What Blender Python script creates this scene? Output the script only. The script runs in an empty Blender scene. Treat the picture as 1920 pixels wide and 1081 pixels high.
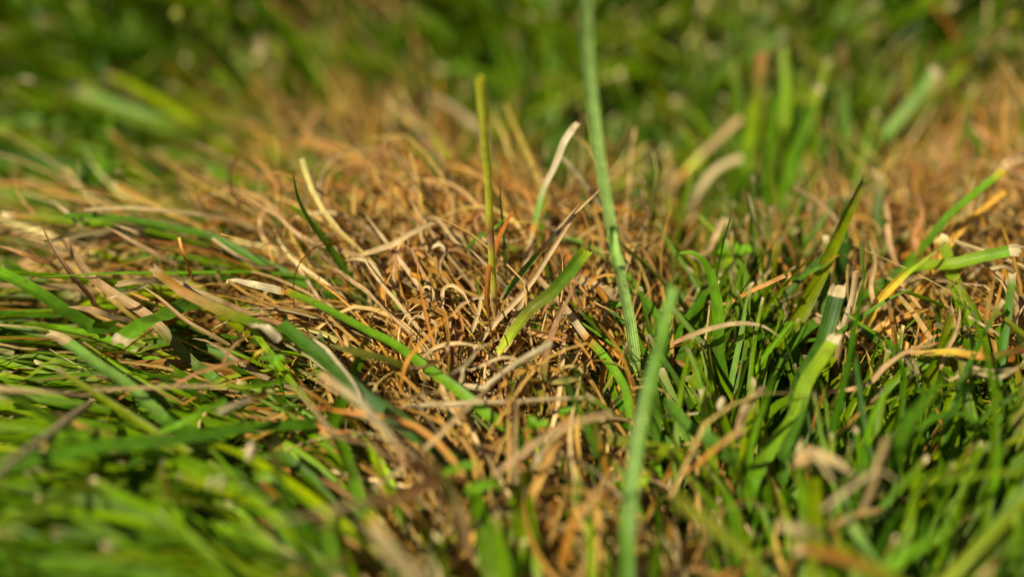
import bpy, math, random
import numpy as np

# ------------------------------------------------------------------ camera, sky, sun, exposure
# one Blender unit is one centimetre of lawn
SC = bpy.context.scene
COL = SC.collection
PITCH = math.radians(31.0)
FDIST = 33.0
FPX = 2501.0                       # focal length in pixels of a 1920 px wide picture
CF = np.array([0.0, math.cos(PITCH), -math.sin(PITCH)])
CU = np.array([0.0, math.sin(PITCH), math.cos(PITCH)])
CR = np.array([1.0, 0.0, 0.0])
CP = -FDIST * CF
cam = bpy.data.cameras.new('camera')
cam_o = bpy.data.objects.new('camera', cam)
COL.objects.link(cam_o)
cam_o.location = CP.tolist()
cam_o.rotation_euler = (math.radians(90) - PITCH, 0, 0)
cam.sensor_width = 36.0
cam.lens = 36.0 * FPX / 1920.0
cam.clip_start = 0.5
cam.clip_end = 60000.0
cam.dof.use_dof = True
cam.dof.focus_distance = 30.9
cam.dof.aperture_fstop = cam.lens * 0.001 / 1.42
cam.dof.aperture_ratio = 1.15
SC.camera = cam_o

SUN_EL, SUN_AZ = math.radians(47), math.radians(-136)      # azimuth from +Y (away from the camera) towards +X
world = bpy.data.worlds.new('World')
SC.world = world
world.use_nodes = True
wn = world.node_tree
sky = wn.nodes.new('ShaderNodeTexSky')
sky.sky_type = 'NISHITA'
sky.sun_disc = False
sky.sun_elevation = SUN_EL
sky.sun_rotation = SUN_AZ
sky.ozone_density = 0.0
sky.dust_density = 0.8
sky.air_density = 0.7
wn.links.new(sky.outputs[0], wn.nodes['Background'].inputs[0])
wn.nodes['Background'].inputs[1].default_value = 0.05
sun = bpy.data.lights.new('sun', 'SUN')
sun.energy = 5.0
sun.angle = math.radians(0.5)
sun.color = (1.0, 0.92, 0.68)
sun_o = bpy.data.objects.new('sun', sun)
COL.objects.link(sun_o)
from mathutils import Vector
SDIR = Vector((math.sin(SUN_AZ) * math.cos(SUN_EL), math.cos(SUN_AZ) * math.cos(SUN_EL), math.sin(SUN_EL)))
sun_o.rotation_euler = SDIR.to_track_quat('Z', 'Y').to_euler()
SC.view_settings.view_transform = 'Standard'
SC.view_settings.look = 'None'
SC.view_settings.exposure = 0.44
SC.view_settings.gamma = 1.0

R = np.random.default_rng(11)
random.seed(5)
SOIL = -2.6


# ------------------------------------------------------------------ picture <-> place
def ray(px, py):
    return CF + CR * (px - 960.0) / FPX - CU * (py - 540.5) / FPX


def smooth(t):
    t = np.clip(t, 0, 1)
    return t * t * (3 - 2 * t)


def relief(x, y):
    """the turf swells behind the worn patch and falls away beyond it"""
    a = 1 - .8 * smooth((x + 1) / 4)
    return .6 * a * smooth((y + 3.5) / 5.5) - (1.3 + .6 * a) * smooth((y - 2.6 + .8 * a) / 5.5) + 1.2 * smooth((y - 12) / 20)


def pt_z(px, py, z):
    d = ray(px, py)
    t = np.linspace(12, 75, 1500)
    P = CP[None] + d[None] * t[:, None]
    f = P[:, 2] - z - relief(P[:, 0], P[:, 1])
    i = int(np.argmax(f < 0))
    if f[i] >= 0 or i == 0:
        return CP + d * (z - CP[2]) / d[2]
    u = f[i - 1] / (f[i - 1] - f[i])
    return P[i - 1] * (1 - u) + P[i] * u


def pt_y(px, py, y):
    d = ray(px, py)
    return CP + d * (y - CP[1]) / d[1]


def proj(P):
    v = P - CP
    dep = v @ CF
    dep = np.where(dep < 0.1, 0.1, dep)
    return 960.0 + FPX * (v @ CR) / dep, 540.5 - FPX * (v @ CU) / dep, dep


# ------------------------------------------------------------------ materials
def leaf_material(name, rough, trans, tint, veins, vein_amt, spec, bump):
    m = bpy.data.materials.new(name)
    m.use_nodes = True
    nt = m.node_tree
    N, L = nt.nodes, nt.links
    N.clear()
    out = N.new('ShaderNodeOutputMaterial')
    col = N.new('ShaderNodeAttribute'); col.attribute_name = 'Col'
    uv = N.new('ShaderNodeUVMap')
    sep = N.new('ShaderNodeSeparateXYZ'); L.new(uv.outputs[0], sep.inputs[0])
    # veins: ridges that run the length of the blade
    mu = N.new('ShaderNodeMath'); mu.operation = 'MULTIPLY'; mu.inputs[1].default_value = veins * 6.2832
    L.new(sep.outputs[0], mu.inputs[0])
    sn = N.new('ShaderNodeMath'); sn.operation = 'SINE'; L.new(mu.outputs[0], sn.inputs[0])
    # fibrous noise stretched along the blade
    mp = N.new('ShaderNodeMapping'); mp.inputs['Scale'].default_value = (9.0, 0.55, 1.0)
    L.new(uv.outputs[0], mp.inputs[0])
    no = N.new('ShaderNodeTexNoise'); no.inputs['Scale'].default_value = 2.2; no.inputs['Detail'].default_value = 4
    L.new(mp.outputs[0], no.inputs['Vector'])
    # mottling
    tc = N.new('ShaderNodeTexCoord')
    n2 = N.new('ShaderNodeTexNoise'); n2.inputs['Scale'].default_value = 3.5; n2.inputs['Detail'].default_value = 3
    L.new(tc.outputs['Object'], n2.inputs['Vector'])
    mr1 = N.new('ShaderNodeMapRange'); mr1.inputs['From Min'].default_value = -1; mr1.inputs['To Min'].default_value = 1 - vein_amt
    mr1.inputs['To Max'].default_value = 1 + vein_amt; L.new(sn.outputs[0], mr1.inputs['Value'])
    mr2 = N.new('ShaderNodeMapRange'); mr2.inputs['From Min'].default_value = 0.25; mr2.inputs['From Max'].default_value = 0.75
    mr2.inputs['To Min'].default_value = 0.8; mr2.inputs['To Max'].default_value = 1.18; L.new(no.outputs[0], mr2.inputs['Value'])
    mr3 = N.new('ShaderNodeMapRange'); mr3.inputs['From Min'].default_value = 0.3; mr3.inputs['From Max'].default_value = 0.7
    mr3.inputs['To Min'].default_value = 0.78; mr3.inputs['To Max'].default_value = 1.2; L.new(n2.outputs[0], mr3.inputs['Value'])
    a = N.new('ShaderNodeMath'); a.operation = 'MULTIPLY'; L.new(mr1.outputs[0], a.inputs[0]); L.new(mr2.outputs[0], a.inputs[1])
    b = N.new('ShaderNodeMath'); b.operation = 'MULTIPLY'; L.new(a.outputs[0], b.inputs[0]); L.new(mr3.outputs[0], b.inputs[1])
    n3 = N.new('ShaderNodeTexNoise'); n3.inputs['Scale'].default_value = 5.0; n3.inputs['Detail'].default_value = 5; n3.inputs['Roughness'].default_value = .65
    L.new(tc.outputs['Object'], n3.inputs['Vector'])
    mr4 = N.new('ShaderNodeMapRange'); mr4.inputs['From Min'].default_value = .60; mr4.inputs['From Max'].default_value = .67; mr4.inputs['To Max'].default_value = .6
    L.new(n3.outputs[0], mr4.inputs['Value'])
    sp = N.new('ShaderNodeMixRGB'); sp.inputs[2].default_value = (.16, .10, .03, 1)
    L.new(mr4.outputs[0], sp.inputs[0]); L.new(col.outputs['Color'], sp.inputs[1])
    vm = N.new('ShaderNodeVectorMath'); vm.operation = 'SCALE'
    L.new(sp.outputs[0], vm.inputs[0]); L.new(b.outputs[0], vm.inputs['Scale'])
    tv = N.new('ShaderNodeVectorMath'); tv.operation = 'MULTIPLY'; tv.inputs[1].default_value = tint
    L.new(vm.outputs[0], tv.inputs[0])
    bp = N.new('ShaderNodeBump'); bp.inputs['Strength'].default_value = bump; bp.inputs['Distance'].default_value = 0.02
    ad = N.new('ShaderNodeMath'); ad.operation = 'ADD'; L.new(sn.outputs[0], ad.inputs[0]); L.new(no.outputs[0], ad.inputs[1])
    L.new(ad.outputs[0], bp.inputs['Height'])
    pr = N.new('ShaderNodeBsdfPrincipled')
    L.new(vm.outputs[0], pr.inputs['Base Color']); pr.inputs['Roughness'].default_value = rough
    pr.inputs['Specular IOR Level'].default_value = spec
    L.new(bp.outputs[0], pr.inputs['Normal'])
    tr = N.new('ShaderNodeBsdfTranslucent'); L.new(tv.outputs[0], tr.inputs[0]); L.new(bp.outputs[0], tr.inputs['Normal'])
    mx = N.new('ShaderNodeMixShader'); mx.inputs[0].default_value = trans
    L.new(pr.outputs[0], mx.inputs[1]); L.new(tr.outputs[0], mx.inputs[2]); L.new(mx.outputs[0], out.inputs[0])
    return m


M_GREEN = leaf_material('green_leaf', 0.42, 0.34, (2.2, 1.6, 0.2), 5.0, 0.03, 0.18, 0.15)
M_WAX = leaf_material('waxy_green_leaf', 0.4, 0.14, (1.6, 1.4, 0.4), 5.0, 0.05, 0.3, 0.3)
M_DRY = leaf_material('dry_straw', 0.42, 0.16, (1.25, 1.0, 0.75), 3.0, 0.06, 0.25, 0.3)


def soil_material():
    m = bpy.data.materials.new('soil')
    m.use_nodes = True
    nt = m.node_tree; N, L = nt.nodes, nt.links
    pr = N['Principled BSDF']
    tc = N.new('ShaderNodeTexCoord')
    n1 = N.new('ShaderNodeTexNoise'); n1.inputs['Scale'].default_value = 1.4; n1.inputs['Detail'].default_value = 8
    n2 = N.new('ShaderNodeTexNoise'); n2.inputs['Scale'].default_value = 0.12; n2.inputs['Detail'].default_value = 5
    L.new(tc.outputs['Object'], n1.inputs['Vector']); L.new(tc.outputs['Object'], n2.inputs['Vector'])
    r1 = N.new('ShaderNodeValToRGB')
    r1.color_ramp.elements[0].position = 0.35; r1.color_ramp.elements[0].color = (0.010, 0.007, 0.003, 1)
    r1.color_ramp.elements[1].position = 0.7; r1.color_ramp.elements[1].color = (0.05, 0.03, 0.013, 1)
    L.new(n1.outputs[0], r1.inputs[0])
    r2 = N.new('ShaderNodeValToRGB')
    r2.color_ramp.elements[0].position = 0.42; r2.color_ramp.elements[0].color = (0, 0, 0, 1)
    r2.color_ramp.elements[1].position = 0.6; r2.color_ramp.elements[1].color = (1, 1, 1, 1)
    L.new(n2.outputs[0], r2.inputs[0])
    mx = N.new('ShaderNodeMixRGB'); mx.inputs[2].default_value = (0.03, 0.055, 0.008, 1)
    L.new(r2.outputs[0], mx.inputs[0]); L.new(r1.outputs[0], mx.inputs[1])
    L.new(mx.outputs[0], pr.inputs['Base Color'])
    pr.inputs['Roughness'].default_value = 0.95
    bp = N.new('ShaderNodeBump'); bp.inputs['Strength'].default_value = 0.9; bp.inputs['Distance'].default_value = 0.3
    L.new(n1.outputs[0], bp.inputs['Height']); L.new(bp.outputs[0], pr.inputs['Normal'])
    return m


M_SOIL = soil_material()


# ------------------------------------------------------------------ mesh helpers
def link_mesh(name, V, F, colr=None, uvs=None, mat=None, parent=None, smooth=True):
    """V (n,3); F (f,4) quads; colr (n,3) ; uvs (n,2)"""
    me = bpy.data.meshes.new(name)
    nv, nf = len(V), len(F)
    me.vertices.add(nv)
    me.vertices.foreach_set('co', np.ascontiguousarray(V, dtype=np.float32).ravel())
    me.loops.add(nf * 4)
    idx = np.ascontiguousarray(F, dtype=np.int32).ravel()
    me.loops.foreach_set('vertex_index', idx)
    me.polygons.add(nf)
    me.polygons.foreach_set('loop_start', np.arange(0, nf * 4, 4, dtype=np.int32))
    me.polygons.foreach_set('loop_total', np.full(nf, 4, dtype=np.int32))
    me.update(calc_edges=True)
    if smooth:
        me.polygons.foreach_set('use_smooth', np.ones(nf, dtype=bool))
    if colr is not None:
        a = me.color_attributes.new('Col', 'FLOAT_COLOR', 'POINT')
        c = np.ones((nv, 4), dtype=np.float32); c[:, :3] = colr
        a.data.foreach_set('color', c.ravel())
    if uvs is not None:
        u = me.uv_layers.new(name='UVMap')
        u.data.foreach_set('uv', np.ascontiguousarray(uvs, dtype=np.float32)[idx].ravel())
    me.materials.append(mat)
    o = bpy.data.objects.new(name, me)
    COL.objects.link(o)
    if parent is not None:
        o.parent = parent
    return o


def tag(o, label=None, cat=None, group=None, kind=None):
    if label: o['label'] = label
    if cat: o['category'] = cat
    if group: o['group'] = group
    if kind: o['kind'] = kind
    return o


# ------------------------------------------------------------------ the ground
def soil_h(x, y):
    return SOIL + relief(x, y) + 0.25 * np.sin(x * 0.31 + 1.0) * np.cos(y * 0.27) + 0.12 * np.sin(x * 0.9 + y * 0.7) + 0.05 * np.sin(x * 2.3) * np.sin(y * 2.9 + 1)


def ground():
    a = np.linspace(-1, 1, 141)
    g = np.sign(a) * (np.abs(a) * 55 + np.abs(a) ** 9 * 25000)
    X, Y = np.meshgrid(g, g + 12)
    Z = soil_h(X, Y)
    Z = np.where((np.abs(X) > 90) | (np.abs(Y) > 100), SOIL - .35, Z)
    V = np.stack([X.ravel(), Y.ravel(), Z.ravel()], 1)
    n = len(a)
    i = (np.arange(n - 1)[:, None] * n + np.arange(n - 1)[None]).ravel()
    F = np.stack([i, i + 1, i + n + 1, i + n], 1)
    tag(link_mesh('ground', V, F, None, None, M_SOIL), kind='structure')


ground()

# ------------------------------------------------------------------ how the turf grows, place by place
# picture position read off the photo -> (azimuth, inclination, length, dryness, straw curl)
FIELD = [
    (60, 450, 182, 6, 5.5, .42, .1), (300, 490, 176, 8, 6, .54, .1), (180, 385, 172, 12, 5, .15, .1), (330, 395, 166, 14, 5, .22, .1), (280, 640, 178, 7, 6, .50, .1), (520, 440, 165, 17, 6, .60, .2), (50, 395, 172, 14, 5, .14, .1), (450, 350, 155, 28, 4.5, .35, .2),
    (60, 640, 184, 6, 6, .12, .1), (80, 900, 192, 8, 6.5, .06, .1), (400, 960, 188, 12, 6.5, .10, .1), (560, 760, 168, 16, 5.5, .38, .2),
    (250, 800, 186, 7, 6.5, .10, .1), (100, 345, 165, 26, 4, .12, .1), (350, 345, 158, 26, 4, .22, .1), (250, 260, 150, 45, 4, .05, .1), (560, 260, 140, 45, 4.5, .60, .3), (700, 130, 125, 60, 6, .72, .2),
    (680, 300, 130, 38, 4.4, .72, .3), (200, 150, 140, 58, 5.5, .05, .1), (380, 60, 120, 62, 6, .06, .1), (30, 30, 120, 60, 6, .05, .1), (740, 430, 140, 22, 5.2, .95, .5),
    (900, 560, 115, 17, 3.4, .98, .9), (800, 650, 135, 14, 3.2, .98, .9), (960, 700, 95, 15, 3.0, .97, .8), (780, 840, 130, 26, 3.4, .6, .5), (1000, 860, 90, 16, 2.8, .98, .8), (950, 1000, 90, 17, 3.0, .97, .7), (1090, 1000, 90, 18, 2.8, .95, .7), (860, 960, 100, 20, 3.0, .9, .6), (1000, 1070, 90, 18, 3.0, .95, .6), (1180, 1040, 90, 24, 3.0, .85, .6),
    (720, 1000, 140, 30, 4.5, .38, .3), (580, 1020, 175, 16, 6, .08, .1), (620, 880, 165, 18, 5.5, .14, .1), (860, 330, 115, 42, 3.8, .58, .4), (1000, 330, 100, 46, 3.4, .2, .2), (1000, 240, 100, 60, 4.5, .12, .2), (950, 120, 95, 66, 6, .08, .1), (1080, 220, 90, 66, 5, .15, .1), (1060, 430, 85, 40, 3.2, .75, .5), (1200, 430, 80, 44, 2.2, .1, .2), (1230, 480, 80, 46, 2.6, .25, .2), (1330, 450, 85, 56, 3.0, .1, .2), (1400, 330, 85, 60, 4, .15, .2), (1130, 560, 90, 34, 3.4, .8, .6),
    (1270, 400, 85, 46, 2.4, .12, .3), (1300, 260, 80, 66, 4.5, .12, .2), (1200, 330, 80, 60, 3.0, .15, .2), (1250, 80, 90, 72, 6.5, .06, .1), (1330, 560, 85, 54, 3.6, .30, .3), (1450, 700, 80, 46, 4.8, .12, .1),
    (1280, 820, 80, 44, 4.2, .18, .3), (1330, 1000, 100, 44, 4.6, .30, .3), (1550, 560, 75, 46, 3.6, .50, .3), (1640, 480, 75, 46, 3.6, .8, .5), (1630, 640, 75, 40, 3.2, .65, .5), (1600, 950, 80, 44, 5.4, .10, .1), (1850, 980, 50, 42, 6, .05, .1),
    (1750, 830, 60, 42, 5.0, .25, .2), (1720, 560, 68, 42, 3.6, .90, .6), (1860, 560, 80, 40, 3.6, .80, .6), (1740, 400, 62, 50, 4.0, .85, .4), (1870, 300, 55, 58, 5.5, .60, .2),
    (1780, 690, 90, 34, 2.6, .92, .8), (1500, 380, 80, 58, 3.8, .15, .2), (1500, 480, 80, 56, 3.6, .2, .2), (1500, 100, 88, 72, 6.5, .05, .1), (1750, 80, 78, 68, 6, .06, .1), (1620, 250, 72, 62, 4.5, .2, .2),
]
FW = np.array([pt_z(f[0], f[1], -1.0)[:2] for f in FIELD])
FV = np.array([[math.cos(math.radians(f[2])), math.sin(math.radians(f[2])), f[3], f[4], f[5], f[6]] for f in FIELD])


def field(x, y):
    d2 = (x[:, None] - FW[None, :, 0]) ** 2 + ((y[:, None] - FW[None, :, 1]) * 0.85) ** 2
    w = 1.0 / (d2 + 0.6) ** 2
    v = (w @ FV) / w.sum(1, keepdims=True)
    return np.arctan2(v[:, 1], v[:, 0]), np.radians(v[:, 2]), v[:, 3], smooth((v[:, 4] - .12) / .7), v[:, 5]


S9 = np.array([0, .14, .28, .42, .56, .70, .84, .955, 1.0])
S13 = np.linspace(0, 1, 14)


def hsvmix(base, n, dv, dh):
    """n colours about base: dv spreads brightness, dh trades red for green"""
    c = np.tile(np.array(base, float), (n, 1))
    c *= np.exp(R.normal(0, dv, (n, 1)))
    h = R.normal(0, dh, (n, 1))
    c[:, 0:1] *= np.exp(h); c[:, 1:2] *= np.exp(-h * .25)
    return c


def grow(P0, az, i0, i1, daz, L, W, S, cols, taper, fold, wig, twist, floor=True, kink=0.):
    """ribbons of three vertices across; returns V (N,K,3,3), UV, C; cols (N,K,3)"""
    N, K = len(P0), len(S)
    ds = np.diff(S)
    sm = np.concatenate([[0], (S[:-1] + S[1:]) / 2])
    inc = i0[:, None] + (i1 - i0)[:, None] * sm[None] ** 1.2
    ph = R.uniform(0, 6.28, (N, 2))
    A = az[:, None] + daz[:, None] * sm[None] ** 1.3 + wig[:, None] * np.sin(ph[:, :1] + sm[None] * 5)
    inc = inc + wig[:, None] * 0.7 * np.sin(ph[:, 1:] + sm[None] * 6)
    kk = (R.random((N, 1)) < kink) * (sm[None] > R.uniform(.25, .85, (N, 1)))
    A = A + kk * R.normal(0, .5, (N, 1)); inc = inc - kk * np.abs(R.normal(0, .5, (N, 1)))
    D = np.stack([np.cos(inc) * np.cos(A), np.cos(inc) * np.sin(A), np.sin(inc)], 2)
    step = D[:, 1:] * (ds[None, :, None] * L[:, None, None])
    C = np.concatenate([P0[:, None], P0[:, None] + np.cumsum(step, 1)], 1)
    if floor:
        gz = soil_h(C[..., 0], C[..., 1]) + 0.06
        C[..., 2] = np.maximum(C[..., 2], gz)
    T = np.gradient(C, axis=1); T /= np.linalg.norm(T, axis=2, keepdims=True) + 1e-9
    side = np.stack([-np.sin(A), np.cos(A), 0 * A], 2)
    Nn = np.cross(T, side); Nn /= np.linalg.norm(Nn, axis=2, keepdims=True) + 1e-9
    Wv = np.cross(Nn, T)
    th = R.normal(0, .5, (N, 1)) + twist[:, None] * S[None]
    Wd = Wv * np.cos(th)[..., None] + Nn * np.sin(th)[..., None]
    Nd = -Wv * np.sin(th)[..., None] + Nn * np.cos(th)[..., None]
    w = W[:, None] * (0.55 + 0.45 * np.minimum(1, S[None] * 4)) * np.maximum(1 - taper[:, None] * S[None] ** 1.6, 0.06)
    left = C + Wd * (w / 2)[..., None]; right = C - Wd * (w / 2)[..., None]
    mid = C - Nd * (w * fold[:, None])[..., None]
    V = np.stack([left, mid, right], 2)
    V[:, -1] += T[:, -1][:, None] * (R.uniform(-.45, .45, (N, 3)) * W[:, None])[..., None]
    U = np.zeros((N, K, 3, 2)); U[:, :, 0, 0] = 0; U[:, :, 1, 0] = .5; U[:, :, 2, 0] = 1
    U[..., 0] += R.uniform(0, 50, (N, 1, 1)).round()
    U[..., 1] = (S[None] * L[:, None] + R.uniform(0, 90, (N, 1)))[:, :, None]
    CC = np.repeat(cols[:, :, None, :], 3, 2)
    CC[:, :, 1] *= 1.08
    return V, U, CC


def ribbon_faces(N, K):
    k = np.arange(K - 1)[:, None] * 3 + np.arange(2)[None]
    f = np.stack([k, k + 1, k + 4, k + 3], 2).reshape(-1, 4)
    return (np.arange(N)[:, None, None] * (K * 3) + f[None]).reshape(-1, 4)


STRAWS = np.array([(.50, .325, .09), (.42, .235, .045), (.58, .42, .16), (.34, .165, .025), (.66, .52, .29), (.36, .29, .15)]) * np.array([.82, .73, .60])
GREENS = np.array([(.092, .20, .001), (.135, .26, .001), (.055, .14, .001), (.18, .26, .001), (.036, .125, .002), (.08, .19, .008)]) * np.array([.96, .86, .6])
YEL = np.array([.26, .19, .02]); TIPC = np.array([.44, .34, .19])


def ramp_cols(c0, N, S, dry_at, has_dry, cut, straw, bandk=1.0):
    """green blades with a yellowed foot, sometimes a withered end, and a pale cut tip, some with a painted glint"""
    s = S[None, :, None]
    foot = np.clip((0.16 - s) / 0.16, 0, 1)
    c = c0[:, None] * (1 - foot) + np.array([.34, .30, .12]) * foot
    has_dry = has_dry * bandk
    t = np.clip((s - dry_at[:, None, None]) / 0.10, 0, 1) * has_dry[:, None, None]
    band = np.clip(1 - np.abs(s - dry_at[:, None, None]) / 0.12, 0, 1) * has_dry[:, None, None]
    c = c * (1 - t) + straw[:, None] * t
    c = c * (1 - band * .5) + YEL * band * .5
    b = np.clip((s - R.uniform(.82, .97, (N, 1, 1))) / 0.1, 0, 1) * cut[:, None, None] * .45
    c = c * (1 - b) + np.array([.30, .22, .06]) * b
    e = np.clip((s - 0.96) / 0.03, 0, 1) * cut[:, None, None]
    return c * (1 - e) + TIPC * e * (R.uniform(.3, 1.2, (N, 1, 1)) + (R.random((N, 1, 1)) < .2) * 1.0)  # some pale tips coloured extra bright, as painted out-of-focus highlights


def scatter(n, x0, x1, y0, y1):
    return R.uniform(x0, x1, n), R.uniform(y0, y1, n)


def in_view(x, y, pad):
    d = y - CP[1]
    return (np.abs(x) < 0.46 * (d + 6) + pad) & (y > -13) & (y < 44)


MASS = []       # dicts of kind, V, U, C


def green_mass(n, region, lscale=1.0, wscale=1.0):
    x, y = scatter(n, *region)
    k = in_view(x, y, 3.0); x, y = x[k], y[k]
    az, inc, L, dry, curl = field(x, y)
    k = (R.random(len(x)) > dry * 0.84) & (R.random(len(x)) > .15 * np.clip((y - 5) / 12, 0, 1))
    x, y, az, inc, L, dry, curl = [q[k] for q in (x, y, az, inc, L, dry, curl)]
    N = len(x)
    far = np.clip((y - 5) / 12, 0, 1)
    L = L * R.uniform(.45, 1.15, N) * lscale
    lie = inc < math.radians(30)
    inc = inc - far * .32
    az = az + R.normal(0, .38, N) * np.where(lie, .55, 1.5) + far * R.normal(0, .8, N)
    near = np.clip((-3 - y) / 4, 0, 1)
    wscale = wscale * (1 + .12 * near * np.where(lie, 1.6, 0)) * (1 - .08 * (1 - far)); L = L * np.where(lie, 1.3, 1.25 + .1 * near)
    i0 = inc + R.normal(0.12, .2, N) * np.where(lie, .55, 1); i1 = inc - np.abs(R.normal(.25, .35, N))
    W = R.choice([.12, .17, .23, .29, .38], N, p=[.16, .24, .28, .2, .12]) * wscale * R.uniform(.9, 1.25, N) * (1 + .9 * far)
    L = L * (1 + .45 * far)
    z = soil_h(x, y) + np.where(lie, R.uniform(0, 1.9, N), R.uniform(0, .3, N))
    P0 = np.stack([x, y, z], 1)
    g = GREENS[R.choice(6, N, p=[.26, .24, .2, .1, .12, .08])] * np.exp(R.normal(0, .2, (N, 1)))
    g = g * (np.where(lie, 1.2, 1.0) * (1 - .06 * far))[:, None]  # far blades darkened in colour to stand in for dimmer light there
    st = STRAWS[R.integers(0, 6, N)]
    cut = (R.random(N) < .72).astype(float)
    cols = ramp_cols(g, N, S9, R.uniform(.5, .95, N), (R.random(N) < .09 + dry * .3).astype(float), cut, st, 1 - .8 * far)
    V, U, C = grow(P0, az, i0, i1, R.normal(0, .35, N), L, W, S9, cols, np.where(cut > 0, .35, .95), R.uniform(.06, .3, N), R.uniform(0, .2, N), R.normal(0, 1.1, N), kink=.3)
    MASS.append(dict(kind='green', V=V, U=U, C=C, base=g))


def dry_mass(n, region, short=1.0, thin=1.0, power=1.0, lift=1.6, wildness=0.5, mode='normal'):
    x, y = scatter(n, *region)
    k = in_view(x, y, 3.0); x, y = x[k], y[k]
    az, inc, L, dry, curl = field(x, y)
    k = (R.random(len(x)) < dry ** power) & (R.random(len(x)) > .5 * np.clip((y - 5) / 12, 0, 1))
    x, y, az, inc, L, dry, curl = [q[k] for q in (x, y, az, inc, L, dry, curl)]
    N = len(x)
    wild = np.clip(curl, 0, 1)
    L = L * R.uniform(.4, 1.1, N) * short
    az = az + R.normal(0, .3, N) + R.normal(0, 1, N) * wild * 2.2 * wildness
    i0 = inc * R.uniform(.4, 1.25, N) + R.normal(0.1, .2, N)
    i1 = inc - np.abs(R.normal(.3, .5, N)) - wild * R.uniform(0, 1.2, N)
    daz = R.normal(0, .35, N) + wild * R.normal(0, 1, N) * 1.5
    if mode == 'curl':
        sg = R.choice([-1, 1], N)
        daz = sg * R.uniform(1.0, 5.0, N); L = R.uniform(1.0, 4.6, N); i0 = R.uniform(.3, 1.2, N); i1 = R.uniform(-1.4, .2, N)
    L = L * 1.2
    W = R.choice([.06, .09, .13, .18, .26], N, p=[.10, .26, .32, .21, .11]) * (1 - .1 * np.clip((y - 4) / 8, 0, 1)) * thin * R.uniform(.8, 1.2, N)
    if mode == 'long':
        az = field(x, y)[0] + R.normal(0, .45, N); L = R.uniform(2.8, 6.2, N); i0 = R.uniform(.1, .65, N); i1 = i0 - R.uniform(.1, .9, N); daz = R.normal(0, .6, N)
    if mode == 'bits':
        az = R.uniform(0, 6.28, N); L = R.uniform(.25, 1.2, N); i0 = R.normal(0, .3, N); i1 = i0 + R.normal(0, .4, N); W = W * 1.5
    z = soil_h(x, y) + R.uniform(0, 1, N) ** 1.1 * lift
    P0 = np.stack([x, y, z], 1)
    st = STRAWS[R.choice(6, N, p=[.26, .22, .17, .14, .11, .10])] * np.exp(R.normal(0, .22, (N, 1)))
    st2 = st * np.exp(R.normal(0, .12, (N, 3)))
    s = S9 if mode != 'curl' else S13
    c = st[:, None] * (1 - s[None, :, None]) + st2[:, None] * s[None, :, None]
    gf = (R.random(N) < .10).astype(float)[:, None, None] * np.clip((.45 - s[None, :, None]) / .2, 0, 1)
    c = c * (1 - gf) + np.array([.13, .19, .02]) * gf
    V, U, C = grow(P0, az, i0, i1, daz, L, W, s, c, R.choice([.3, .9], N), R.uniform(.15, .5, N), R.uniform(.02, .22, N) + wild * .15, R.normal(0, 1.6, N), kink=.35)
    MASS.append(dict(kind='dry', V=V, U=U, C=C, base=st))


FULL = (-36, 36, -13, 44)
NEARC = (-17, 17, -10, 14)
green_mass(24000, FULL)
green_mass(9000, NEARC, .8, .8)
dry_mass(16000, FULL, power=1.2)
dry_mass(18000, NEARC, 1.05, .58, power=1.2)
dry_mass(1100, (-9, 20, -7, 9), mode='curl', thin=.75, power=2.0, lift=1.8)
dry_mass(6500, (-11, 18, -8, 6), mode='long', thin=.78, power=2.6, lift=2.5)
dry_mass(1500, (-8, 2, -5, 4), mode='curl', thin=.6, power=2.0, lift=2.3)
dry_mass(4500, (-16, 18, -10, 12), mode='bits', thin=.5, power=1.0, lift=1.7)


# ------------------------------------------------------------------ blades that stand out in the photograph
CN = {
    'glauc': (.22, .40, .07), 'bg': (.085, .20, .015), 'teal': (.11, .24, .022), 'green': (.10, .24, .012), 'bright': (.17, .38, .012), 'lime': (.30, .42, .015),
    'dark': (.045, .12, .015), 'olive': (.16, .17, .02), 'yg': (.66, .72, .07), 'yel': (.52, .36, .03), 'orange': (.55, .24, .03), 'straw': (.52, .36, .18),
    'pale': (.50, .38, .19), 'cream': (.56, .45, .26), 'tan': (.46, .29, .13), 'brown': (.26, .14, .055), 'wax': (.56, .84, .22), 'rust': (.42, .20, .07), 'red': (.28, .05, .03), 'sand': (.50, .35, .16),
}


for k_ in CN:
    f_ = .82 if k_ in ('glauc', 'bg', 'teal', 'green', 'bright', 'lime', 'dark', 'olive', 'yg', 'wax') else .92
    CN[k_] = tuple(c * f_ for c in CN[k_])


def catmull(P, n):
    P = np.asarray(P, float)
    Q = np.vstack([2 * P[0] - P[1], P, 2 * P[-1] - P[-2]])
    d = np.concatenate([[0], np.cumsum(np.linalg.norm(np.diff(P, axis=0), axis=1))])
    t = np.linspace(0, d[-1], n)
    out = []
    for v in t:
        i = min(np.searchsorted(d, v, side='right') - 1, len(P) - 2)
        u = (v - d[i]) / (d[i + 1] - d[i] + 1e-9)
        a, b, c, e = Q[i], Q[i + 1], Q[i + 2], Q[i + 3]
        out.append(.5 * ((2 * b) + (-a + c) * u + (2 * a - 5 * b + 4 * c - e) * u * u + (-a + 3 * b - 3 * c + e) * u ** 3))
    return np.array(out), t


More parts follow.
